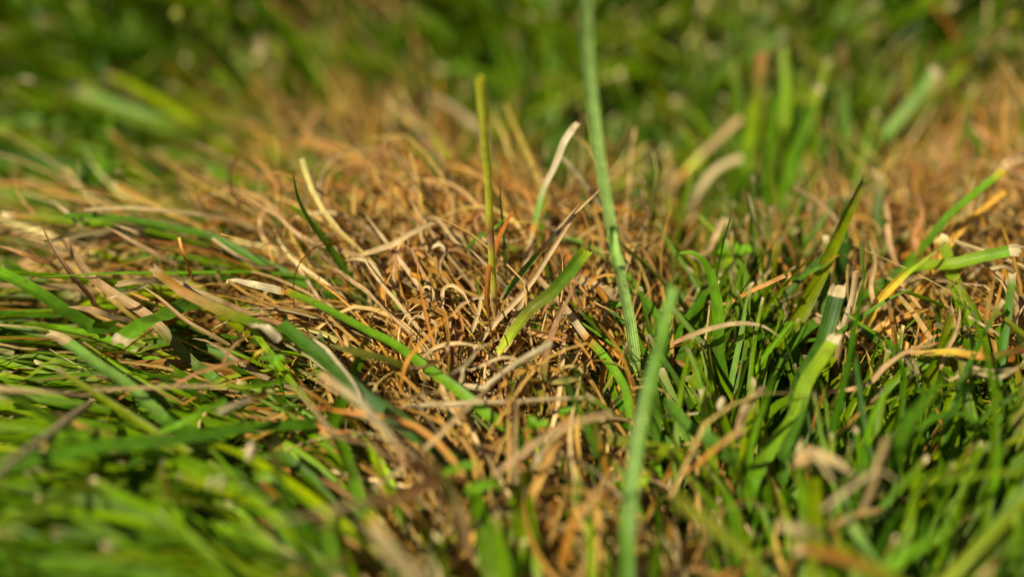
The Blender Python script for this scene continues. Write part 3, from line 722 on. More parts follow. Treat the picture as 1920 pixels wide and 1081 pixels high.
H(GB, g, 'l', T6((1000, 580), (1150, 500), (1350, 430), (1500, 405), (1650, 360), (1820, 318)), 26, [(0, 'green'), (.4, 'green'), (.5, 'lime'), (1, 'bright')], 'broad green blade reaching right to a pale tip at the upper right', z0=-.6, z1=1.3, tip='cut', tl=.05)
H(GB, g, 'l', T6((1200, 460), (1300, 360), (1400, 260), (1500, 130), (1650, 0)) + T3((1800, 965),), 19, [(0, 'green'), (.9, 'bright'), (1, 'yel')], 'long green blade climbing to the upper right edge, orange at its end', z0=-.6, z1=2.5, tip='none', taper=0)
H(SB, dgr, 'l', T3((1770, 975), (1850, 915), (1990, 850)), 22, one('tan'), 'brown withered continuation at the right edge', z0=2.0, z1=2.3, tip='none', root=False)
H(GB, g, 'l', T6((1040, 740), (1080, 660), (1150, 560), (1250, 460), (1370, 380), (1480, 290)), 16, [(0, 'yel'), (.4, 'yel'), (.6, 'lime'), (1, 'brown')], 'yellow twisted blade rising right out of the right dry patch', z0=-.3, z1=1.3, tip='point', fold=.4)
H(SB, dgr, 'l', T6((210, 632), (310, 595), (400, 548), (500, 505), (580, 470)), 10, [(0, 'sand'), (.3, 'orange'), (1, 'rust')], 'orange straw pointing up right, beside the arching green blade', z0=.1, z1=1.2, tip='none')
H(GB, g, 'l', T6((580, 505), (660, 480), (760, 420), (885, 348)), 9, [(0, 'green'), (.7, 'green'), (1, 'orange')], 'thin green blade, orange tipped, continuing up right from the orange straw', z0=0, z1=1.0, tip='point', root=False)
H(SB, dgr, 'l', T6((1230, 905), (1350, 905), (1500, 905), (1700, 925), (1820, 905), (1930, 875)), 15, [(0, 'tan'), (.3, 'yel'), (.6, 'orange'), (.75, 'olive'), (.9, 'red'), (1, 'red')], 'level blade turning yellow, orange and dark red at the right edge', z0=.3, z1=.8, tip='none', root=False)
H(SB, dgr, 'l', T6((1000, 1090), (1130, 980), (1240, 905), (1330, 870), (1410, 870)), 11, one('tan'), 'straw forming the left arm of the withered star', z0=0, z1=.9, tip='point')
H(SB, dgr, 'l', T6((1920, 495), (1860, 445), (1800, 420), (1740, 430)), 11, one('pale'), 'white straw curving over at the right edge', z0=.3, z1=.8, tip='none')
H(SB, dgr, 'l', T6((1800, 790), (1840, 690), (1825, 570), (1790, 500), (1740, 460)), 9, one('sand'), 'upright bent straw in the right dry patch', z0=-.2, z1=.9, tip='point')
H(SB, dgr, 'l', T6((1780, 860), (1850, 745), (1940, 620)), 10, one('pale'), 'pale straw rising to the right edge', z0=-.1, z1=.9, tip='point')
H(SB, dgr, 'l', T6((1900, 850), (1750, 785), (1600, 700)), 8, one('pale'), 'pale straw sloping left across the right dry patch', z0=0, z1=.6, tip='none')
H(GB, g, 'u', T6((880, 800), (895, 560), (905, 300), (925, 90)), 25, one('dark'), 'broad dark upright blade behind the right dry patch', z0=-1.2, dy=1.5, tip='point', taper=-.1)
H(SB, dgr, 'u', T6((880, 900), (920, 720), (950, 600), (965, 440)), 14, [(0, 'tan'), (.5, 'cream'), (1, 'tan')], 'cream stalk just right of the broad dark bluish blade', z0=-.7, tip='none', tube=True)
H(GB, g, 'l', T6((640, 370), (720, 250), (850, 90)), 12, one('teal'), 'blurred teal blade slanting up right in mid distance', z0=-.3, z1=1.2, tip='point')
H(GB, g, 'u', T3((1000, 950), (1080, 850), (1150, 745), (1280, 590), (1350, 490), (1410, 405)), 20, one('glauc'), 'straight bluish blade leaning right with a pale dot tip, upper right', z0=-.4, lean=.6, fold=.08, tip='cut', tl=.05, taper=0)
H(GB, g, 'u', T3((940, 960), (920, 820), (908, 700), (905, 480), (888, 260)), 22, [(0, 'teal'), (.55, 'glauc'), (.8, 'olive'), (1, 'tan')], 'upright bluish blade with a long pale top, upper right', z0=-.4, lean=.2, fold=.08, tip='none', taper=0)
H(GB, g, 'u', T3((320, 1080), (345, 900), (370, 780), (392, 650), (425, 460), (445, 300)), 24, [(0, 'bright'), (.6, 'lime'), (.75, 'olive'), (1, 'rust')], 'lime upright blade with an orange end, upper right of the tall pale stem', z0=-.6, lean=0, tip='none', taper=0)
H(GB, g, 'u', T3((465, 1080), (485, 920), (500, 760), (515, 640), (520, 560)), 20, one('bright'), 'green upright blade close to the lime one', z0=-.6, lean=0, tip='rag')
H(GB, g, 'u', T3((560, 1060), (600, 960), (660, 790), (700, 650), (745, 510)), 18, [(0, 'bright'), (.8, 'green'), (1, 'yg')], 'blurred green blade with a round pale tip, between the lime and the bluish ones', z0=-.5, lean=.5, tip='cut', taper=0)
H(SB, dgr, 'u', T3((-60, 1050), (0, 985), (70, 910), (150, 820), (240, 735), (330, 655)), 14, [(0, 'tan'), (.2, 'orange'), (.3, 'yg'), (.5, 'tan'), (1, 'tan')], 'blurred brown straw slanting up right, right of the tall pale stem', z0=-.5, lean=1.0, tip='none', taper=0)
H(SB, dgr, 'u', T3((60, 1150), (130, 1030), (200, 955), (260, 915), (335, 885)), 14, one('pale'), 'pinkish straw with a rounded end under the blurred brown one', z0=-.4, lean=.3, tip='none', taper=-.2)
H(SB, dgr, 'l', T6((120, 345), (180, 250), (250, 135)), 14, one('sand'), 'short blurred straw leaning right in mid distance', z0=0, z1=.9, tip='none')
H(SB, dgr, 'l', T6((440, 290), (420, 200), (390, 100), (370, 10)), 11, one('pale'), 'pale thin straw leaning left in mid distance', z0=0, z1=1.5, tip='point')
# --- background
H(GB, g, 'u', T1((1500, 660), (1450, 600), (1370, 490), (1280, 380), (1190, 270), (1100, 170), (1020, 90)), 28, [(0, 'bright'), (1, 'olive')], 'wide blurred yellow green blade leaning left in the upper left', z0=-.4, lean=-1.5, tip='cut', tipcol='yg', taper=-.1)
H(GB, g, 'u', T1((1760, 520), (1690, 420), (1620, 280), (1550, 180), (1480, 90), (1380, -20)), 28, one('green'), 'wide blurred green blade right of the yellow green one', z0=-.2, lean=-1., tip='none')
H(GB, g, 'u', T1((1360, 830), (1250, 780), (1100, 725), (950, 690), (800, 670), (640, 620), (500, 570), (350, 520), (190, 465)), 14, [(0, 'tan'), (.2, 'olive'), (.7, 'lime'), (1, 'olive')], 'long yellowish blade lying back to the left in the upper left', z0=-.2, lean=-1.5, tip='cut', taper=0)
H(GB, g, 'u', T1((540, 1000), (600, 920), (612, 860), (603, 760), (600, 640)), 15, one('bright'), 'short kinked green blade standing in the upper left', z0=-.4, tip='none')
H(SB, dgr, 'u', T1((1550, 420), (1520, 340), (1480, 270), (1440, 215)), 26, one('pale'), 'blurred greyish straw tip left of the brown tangle', z0=0.5, lean=0, tip='none', root=False)
H(SB, dgr, 'u', T2((790, 760), (700, 680), (600, 600), (500, 550)), 20, one('pale'), 'grey blurred straw behind the yellow green stalk', z0=0, lean=.5, tip='none')
H(GB, g, 'u', T2((1230, 980), (1170, 830), (1100, 700), (1010, 590)), 24, one('teal'), 'dark teal blurred blade between the two stalks', z0=-1, lean=.5, tip='point')
for k, (pp, lb) in enumerate([
    (T2((820, 1100), (700, 1000), (600, 880), (500, 770), (400, 640), (330, 500)), 'long tan straw leaning left towards the brown tangle'),
    (T2((190, 1040), (200, 900), (250, 830), (310, 760)), 'blurred straw bending right behind the nest'),
    (T2((420, 1000), (380, 900), (320, 800), (250, 690), (190, 600)), 'blurred brown straw in the brown tangle, lean left'),
    (T2((700, 1080), (560, 900), (470, 760), (380, 660), (250, 560)), 'blurred tan straw at the right of the brown tangle'),
    (T2((200, 900), (120, 820), (60, 760), (-20, 700)), 'thick blurred straw low in the brown tangle'),
    (T2((-100, 980), (-180, 900), (-230, 820), (-180, 700), (-120, 620)), 'bent orange straw at the left of the brown tangle'),
]):
    H(SB, dgr, 'u', pp, [9, 7, 9, 9, 10, 9][k], one(['tan', 'tan', 'rust', 'tan', 'tan', 'rust'][k]), lb, z0=-.5, lean=.6, tip='none')
# --- lower right
H(GB, g, 'u', T9((1000, 480), (1020, 380), (1050, 250), (1090, 150), (1130, 70), (1190, -30)), 17, one('bright'), 'bright green blade leaning right in the lower right, alone against the dark', z0=-.8, tip='point', taper=.1)
H(GB, g, 'u', T9((985, 460), (980, 370), (975, 275)), 13, one('bright'), 'short bright green blade with a white top at its side', z0=-.7, tip='cut', tl=.08)
H(GB, g, 'u', T9((1190, 480), (1220, 330), (1270, 210), (1340, 110), (1420, 0), (1455, -70)), 31, [(0, 'green'), (1, 'green')], 'wide green blade leaning right, lower right', z0=-.7, lean=-1., tip='point', taper=0)
H(SB, dgr, 'u', T9((1010, 705), (1060, 580), (1090, 480), (1120, 400), (1160, 310)), 14, one('sand'), 'stiff sand coloured straw crossing in front of the crumpled leaf', z0=0, tip='none', root=False, tube=True)
H(GB, g, 'l', T9((1680, 235), (1600, 175), (1500, 165), (1400, 205), (1300, 290), (1260, 350)), 20, one('green'), 'green blade bent into a low arch at the lower right', z0=-.2, z1=.2, tip='point')
H(GB, g, 'u', T9((1340, 370), (1420, 290), (1500, 180), (1570, 90), (1640, -20)), 11, one('dark'), 'narrow dark blade leaning right through the low arch', z0=-.5, lean=-.5, tip='point')
H(GB, g, 'l', T9((1600, 230), (1700, 170), (1800, 100), (1930, 10)), 13, one('bg'), 'slim bluish blade rising to the right edge', z0=-.3, z1=1., tip='point')
H(GB, g, 'u', T9((365, 500), (380, 390), (430, 180), (470, 70), (520, -60)), 13, one('bright'), 'slim bright blade left of the broad bright one', z0=-.9, tip='point')
H(GB, g, 'u', T9((560, 500), (570, 410), (620, 300), (680, 170), (700, 60)), 24, one('teal'), 'bluish green blade right of the broad bright one', z0=-1., tip='point')
H(SB, dgr, 'u', T9((-20, 540), (80, 460), (180, 370), (260, 310), (345, 255)), 13, [(0, 'rust'), (.5, 'orange'), (1, 'tan')], 'orange brown straw rising right, low centre right', z0=-.6, lean=-.5, tip='none')
H(GB, g, 'l', T9((260, 420), (200, 350), (100, 260), (0, 180), (-90, 110)), 30, one('teal'), 'broad striped bluish blade in shadow, right of the front blade', z0=-.6, z1=0, tip='none', fold=.2)
H(GB, g, 'u', T9((1760, 1130), (1820, 1010), (1880, 930), (1960, 860)), 26, one('bright'), 'blurred bright blade in the bottom right corner', z0=-.2, lean=-1, tip='none')
H(GB, g, 'u', T9((300, 820), (250, 640), (180, 520), (120, 440)), 17, one('bright'), 'blurred green blade leaning left, lower right of the front blade', z0=-.5, tip='point')
H(GB, g, 'u', T9((420, 1080), (280, 900), (150, 780), (0, 680), (-60, 640)), 26, one('yg'), 'blurred yellowish blade leaning left at the bottom', z0=-.2, lean=-.5, tip='none')
H(GB, g, 'u', T9((1480, 800), (1420, 660), (1350, 520), (1280, 400)), 15, one('bright'), 'green blade leaning left at the lower right', z0=-.3, tip='point')
H(GB, g, 'l', T9((1960, 480), (1750, 500), (1550, 520), (1350, 535)), 13, one('lime'), 'lime blade lying level at the lower right edge', z0=.2, z1=.8, tip='point')
H(GB, g, 'u', T9((1740, 620), (1770, 480), (1780, 340)), 13, one('bright'), 'upright slim blade close to the lower right edge', z0=-.4, tip='none')
H(GB, g, 'u', T9((1060, 1090), (1200, 1000), (1350, 900), (1450, 830), (1560, 740)), 26, one('bright'), 'blurred green blade leaning right at the bottom edge', z0=-.2, tip='point')
H(SB, dgr, 'l', T9((780, 850), (700, 825), (620, 815), (530, 800)), 18, one('pale'), 'blurred pale straw lying level near the bottom', z0=.4, z1=.7, tip='none', root=False, tube=True)
# --- bottom centre
H(GB, g, 'u', T8((1470, 520), (1450, 450), (1400, 320), (1330, 140), (1270, 0), (1210, -160)), 15, one('bg'), 'dark green blade leaning left of the front blade', z0=-.9, lean=.5, tip='point')
H(GB, g, 'u', T8((1490, 520), (1440, 300), (1400, 150), (1350, 10), (1290, -150)), 13, [(0, 'orange'), (.4, 'olive'), (1, 'green')], 'olive blade with an orange foot beside the dark leaning one', z0=-.9, lean=.3, tip='point')
H(GB, g, 'u', T8((1650, 600), (1700, 560), (1780, 430), (1830, 350), (1880, 280)), 15, one('lime'), 'yellow green blade leaning right of the front blade', z0=-.4, tip='point')
H(SB, dgr, 'u', T8((1300, 790), (1380, 690), (1450, 600), (1540, 510), (1620, 430)), 15, [(0, 'orange'), (.5, 'tan'), (1, 'tan')], 'ochre straw rising to the front blade from left', z0=0, tip='point')
H(GB, g, 'u', T8((1760, 420), (1765, 250), (1760, 100), (1770, 0), (1790, -80)), 28, one('teal'), 'broad soft bluish blade behind the front blade', z0=-.9, dy=.8, tip='point')
H(SB, dgr, 'u', T8((640, 760), (600, 700), (480, 520), (400, 370), (320, 220), (275, 50), (290, -20)), 12, [(0, 'rust'), (1, 'rust')], 'long reddish straw leaning left below the nest', z0=-.3, lean=-.3, tip='point')
H(SB, dgr, 'u', T8((680, 800), (640, 680), (560, 540), (480, 440), (420, 350)), 24, [(0, 'tan'), (.5, 'olive'), (1, 'rust')], 'broad olive brown blade beside the long reddish straw', z0=-.4, tip='rag')
H(GB, g, 'l', T8((580, 500), (660, 470), (740, 455), (800, 440)), 13, one('bright'), 'small green blade lying low below the nest', z0=.1, z1=.5, tip='point', root=False)
H(GB, g, 'l', T8((690, 600), (760, 575), (830, 565), (890, 575)), 15, one('bright'), 'blurred green scrap of blade under it', z0=.2, z1=.3, tip='none', root=False)
H(GB, g, 'l', T7((700, 235), (600, 240), (480, 270), (380, 300), (300, 330)), 20, one('bright'), 'green blade with an orange patch, lower left', z0=.1, z1=1., tip='cut', tipcol='yel')
H(GB, g, 'l', T7((1270, 95), (1180, 140), (1080, 190), (1000, 230), (900, 260)), 16, one('bright'), 'green blade rising right to the torn straw end', z0=.2, z1=.1, tip='none', root=False)


for pp, ww_, cc_, lb in [
    (T4((340, 440), (250, 390), (120, 345), (-30, 295)), 10, 'rust', 'orange brown straw at the left edge above the sloping blade'),
    (T4((760, 745), (600, 690), (480, 655), (390, 655)), 17, 'tan', 'broad pinkish brown straw above the orange edged blade'),
    (T4((1290, 860), (1160, 790), (1020, 700), (900, 600), (800, 530)), 9, 'tan', 'brown straw passing under the short broad frayed blade'),
    (T4((1000, 410), (850, 330), (700, 250), (590, 190)), 9, 'tan', 'tan straw in the middle of the left mat'),
    (T4((900, 290), (780, 240), (640, 180)), 9, 'sand', 'short sand straw under the arching pale straw'),
    (T4((560, 290), (460, 200), (380, 120), (270, 40)), 7, 'pale', 'thin pale straw sloping through the upper left mat'),
    (T4((1240, 1000), (1270, 930), (1330, 860), (1385, 815)), 11, 'brown', 'purplish brown withered blade left of the widest dark blade'),
    (T4((1360, 975), (1430, 920), (1495, 868)), 15, 'yel', 'small yellow withered scrap left of the widest dark blade'),
    (T5((420, 1020), (300, 965), (150, 912), (20, 880), (-60, 850)), 20, 'olive', 'soft olive brown blade below the bright lime one'),
    (T5((-60, 420), (60, 500), (160, 570), (260, 680)), 9, 'tan', 'tan straw running down right above the lime blade'),
    (T5((560, 900), (430, 760), (300, 600), (190, 470), (90, 330)), 7, 'sand', 'thin sand straw sweeping up left from mid nest'),
    (T5((640, 800), (560, 640), (470, 480), (400, 330), (330, 190)), 8, 'tan', 'tan straw leaning up left from mid nest'),
    (T5((760, 560), (650, 420), (560, 300), (450, 150), (380, 30)), 8, 'tan', 'tan straw leaning left in the upper nest'),
    (T5((500, 620), (380, 450), (250, 280), (120, 110)), 8, 'straw', 'golden straw leaning left, upper left nest'),
    (T5((300, 540), (305, 430), (292, 300), (300, 200)), 6, 'rust', 'hair thin rusty upright straw, upper left nest'),
    (T5((690, 920), (720, 1000), (900, 930), (1050, 960)), 6, 'pale', 'pale fine straw low in the nest'),
    (T5((420, 960), (520, 880), (640, 850), (790, 870)), 8, 'sand', 'sand straw lying level low in the nest'),
    (T5((900, 820), (780, 880), (700, 960), (600, 1040)), 9, 'pale', 'pale straw slanting down left in the low nest'),
    (T6((1240, 905), (1200, 860), (1160, 800)), 8, 'tan', 'upper arm of the withered star, right side'),
    (T6((1240, 905), (1300, 960), (1330, 1040)), 9, 'sand', 'lower arm of the withered star, right side'),
    (T6((1240, 905), (1400, 855), (1440, 850)), 8, 'rust', 'right arm of the withered star'),
    (T6((1270, 1080), (1290, 1010), (1250, 930)), 7, 'pale', 'thin pale foot of the withered star'),
    (T6((1450, 880), (1580, 960), (1720, 1000), (1900, 990)), 8, 'pale', 'pale straw under the level red tipped blade'),
    (T6((1500, 1060), (1640, 1010), (1780, 1040), (1930, 960)), 8, 'pale', 'second pale straw below the level red tipped blade'),
    (T6((1440, 1000), (1480, 900), (1540, 780), (1560, 640)), 8, 'tan', 'tan straw standing left of the bowed dark blade'),
    (T6((1080, 650), (1060, 520), (1080, 380), (1050, 260)), 9, 'tan', 'upright tan straw in the right dry patch, right of the cream stalk'),
    (T6((1200, 420), (1160, 300), (1150, 140), (1160, 20)), 12, 'tan', 'blurred upright tan straw behind the right dry patch'),
    (T6((1330, 380), (1310, 260), (1340, 120), (1300, 0)), 11, 'rust', 'blurred rusty straw behind the right dry patch'),
]:
    H(SB, dgr, 'l', pp, ww_, one(cc_), lb, z0=.0, z1=.85, tip='point', root=False)

wh = H('seed_husk', 'seed husk', 'l', T9((310, 250), (330, 190), (360, 130), (410, 70), (465, 10)), 17, [(0, 'pale'), (.2, 'brown'), (.32, 'pale'), (.45, 'brown'), (.58, 'pale'), (.7, 'brown'), (.82, 'pale'), (1, 'brown')], 'banded grey husk lying among the green blades at centre right', z0=.1, z1=.5, tip='none', tube=True, root=False)
for px, py, z, rr, lb in [(470, 846, .6, .10, 'small white seed shining in the lower left blades'), (395, 905, .5, .06, 'tiny pale seed left of the bottom brown straw'), (1352, 757, .3, .08, 'round pale seed beside the banded husk'),
                          (1010, 860, .4, .07, 'tiny white seed in the low brown thatch'), (415, 905, .9, .07, 'tiny pale seed in the blurred lower left')]:
    c0 = pt_z(px, py, z)
    Cs = np.array([c0 + np.array([.25 * rr, .2 * rr, 1.0 * rr]) * q for q in np.linspace(-2, 2, 9)])
    V, F, c, U = tube_mesh(Cs, 2.1 * rr * np.sqrt(np.clip(1 - (np.linspace(-1, 1, 9)) ** 2, .01, 1)), col_along(one('cream'), np.linspace(0, 1, 9)))
    tag(link_mesh('seed', V, F, c, U, M_DRY), lb, 'seed')


def clover(px, py, z, size, k, lb):
    """a sprig: a stalk with small notched leaflets"""
    c0 = pt_z(px, py, z)
    rt = np.array([c0[0] + .2, c0[1] + .3, soil_h(c0[0], c0[1])])
    C, t = catmull(np.array([rt, (rt + c0) / 2 + [.1, 0, .1], c0]), 12)
    V, F, c, U = tube_mesh(C, np.full(12, .05), np.tile(CN['bright'], (12, 1)))
    o = link_mesh('clover_sprig', V, F, c, U, M_GREEN)
    tag(o, lb, 'clover')
    for i in range(k):
        a = i / k * 6.283 + R.uniform(-.3, .3)
        d = np.array([math.cos(a), math.sin(a) * .7, R.uniform(.0, .5)]); d /= np.linalg.norm(d)
        A = np.array([c0 + d * size * q for q in np.linspace(.05, 1, 10)])
        A[:, 2] += .15 * size * np.sin(np.linspace(0, 3, 10))
        w_ = size * .72 * np.sin(np.clip(np.linspace(.08, .94, 10), 0, 1) * math.pi) ** .7
        V, F, c, U = blade_mesh(A, w_, np.tile(CN['bright'], (10, 1)) * R.uniform(.8, 1.2), .15, uoff=i)
        link_mesh('leaflet', V, F, c, U, M_GREEN, parent=o)


for a_ in [(512, 676, .7, .26, 4, 'little bright clover sprig beside the widest dark blade'), (1152, 575, .1, .22, 3, 'tiny clover sprig in the gap left of the tall pale stem'), (1172, 552, .0, .24, 4, 'dim clover sprig behind the tall pale stem'),
           (1378, 478, .2, .45, 4, 'blurred broad leaved clover right of the arching green blade'), (1058, 772, -.2, .2, 3, 'small clover sprig in front of the level straw'), (1005, 800, .1, .28, 3, 'bluish clover leaf below the nest'), (960, 470, -.2, .2, 3, 'small sprig between the two upright stalks')]:
    clover(*a_)


# ------------------------------------------------------------------ a crumpled dead leaf, a seed husk, seeds, clover
def sheet(name, P, thick, col, parent=None, mat=None, nu=9, nv=6, rough=.06):
    """crumpled sheet spanned between two edge curves"""
    A, _ = catmull(P[0], nu); B, _ = catmull(P[1], nu)
    t = np.linspace(0, 1, nv)[:, None, None]
    V = A[None] * (1 - t) + B[None] * t
    V[..., 2] += np.sin(t[..., 0] * math.pi) * thick
    V = V + R.normal(0, rough, V.shape)
    V[0] += R.normal(0, rough * 1.2, V[0].shape)
    c = np.tile(np.array(CN[col]), (nu * nv, 1)) * np.exp(R.normal(0, .12, (nu * nv, 1)))
    k = (np.arange(nv - 1)[:, None] * nu + np.arange(nu - 1)[None]).ravel()
    F = np.stack([k, k + 1, k + nu + 1, k + nu], 1)
    U = np.stack(np.meshgrid(np.linspace(0, 1, nu), np.linspace(0, 2, nv)), 2).reshape(-1, 2)
    return link_mesh(name, V.reshape(-1, 3), F, c, U, mat or M_DRY, parent=parent)


def zpts(pts, z): return np.array([pt_z(x, y, z + dz) for (x, y, dz) in pts])


lf = H('dead_leaf', 'dead leaf', 'l', [(1488, 868), (1515, 862), (1545, 866), (1578, 878), (1606, 890)], 38, [(0, 'tan'), (.5, 'sand'), (1, 'pale')], 'pale tan dead leaf curled among the green blades at the lower right', z0=.3, z1=.6, tip='point', root=False, fold=.3, roll=.4, taper=0)
for pp_, w_, nm_ in (([(1508, 835), (1530, 858), (1550, 882), (1566, 908)], 11, 'leaf_fold'), ([(1545, 955), (1580, 925), (1620, 895), (1655, 886), (1690, 905)], 10, 'leaf_stalk')):
    q_ = H(nm_, None, 'l', pp_, w_, one('pale'), None, z0=.6, z1=.8, tip='point', root=False, fold=.3)
    q_.parent = lf
hk = sheet('seed_husk', (np.array([pt_y(x, y, 2.5) for x, y in [(1243, 513), (1256, 507), (1268, 507), (1285, 512)]]), np.array([pt_y(x, y, 2.4) for x, y in [(1254, 522), (1262, 530), (1268, 532), (1276, 520)]])), .05, 'pale', rough=.03)
tag(hk, 'small torn papery husk above the front green blade', 'seed husk')

CL = [(505, 690), (520, 680), (512, 665), (1165, 560), (1150, 590), (1180, 575), (1390, 470), (1375, 490), (1045, 770), (1060, 775), (1035, 840), (830, 850), (555, 830)]


def leaflet(center, r, nrm_az, colr):
    n = 8
    a = np.linspace(0, 2 * math.pi, n, endpoint=False)
    rr = r * (1 + .15 * np.cos(a * 1))
    P = np.stack([np.cos(a) * rr, np.sin(a) * rr * .75, .12 * rr * np.cos(2 * a)], 1)
    return P


def moss(n):
    """tiny round leaflets that fill the gaps near the soil"""
    x, y = scatter(n, -24, 24, -10, 28)
    k = in_view(x, y, 1); x, y = x[k], y[k]
    N = len(x)
    az, inc, L, dry, curl = field(x, y)
    r = R.uniform(.06, .17, N)
    z = soil_h(x, y) + R.uniform(.05, 1.0, N)
    m = 5
    V = np.zeros((N, 2, m, 3))
    e = R.normal(0, 1, (N, 3)); e /= np.linalg.norm(e, axis=1, keepdims=True)
    nz = np.tile([0, -.35, 1.0], (N, 1)) + R.normal(0, .5, (N, 3)); nz /= np.linalg.norm(nz, axis=1, keepdims=True)
    a = np.cross(nz, e); a /= np.linalg.norm(a, axis=1, keepdims=True); b = np.cross(nz, a)
    C = np.stack([x, y, z], 1)
    s = np.linspace(-1, 1, m)
    for j, sg in enumerate((-1, 1)):
        wd = np.sqrt(np.clip(1 - s ** 2, 0.02, 1)) * .62
        V[:, j] = C[:, None] + a[:, None] * (s[None, :, None] * r[:, None, None]) + b[:, None] * (sg * wd[None, :, None] * r[:, None, None]) + nz[:, None] * .3 * r[:, None, None]
    V = V.transpose(0, 2, 1, 3).reshape(-1, 3)
    k = np.arange(m - 1) * 2
    f = np.stack([k, k + 1, k + 3, k + 2], 1)
    F = (np.arange(N)[:, None, None] * (2 * m) + f[None]).reshape(-1, 4)
    c = hsvmix((.035, .085, .006), N, .3, .15)
    c = np.repeat(c, 2 * m, 0)
    U = np.zeros((len(V), 2)); U[:, 0] = np.tile([0, .4], len(V) // 2); U[:, 1] = .1
    tag(link_mesh('ground_cover', V, F, c, U, M_GREEN), 'tiny round green leaflets low in the gaps of the turf', 'ground cover', kind='stuff')


moss(9000)

# ------------------------------------------------------------------ the mass: the blades that show largest become things of their own
GW, GH = 384, 216


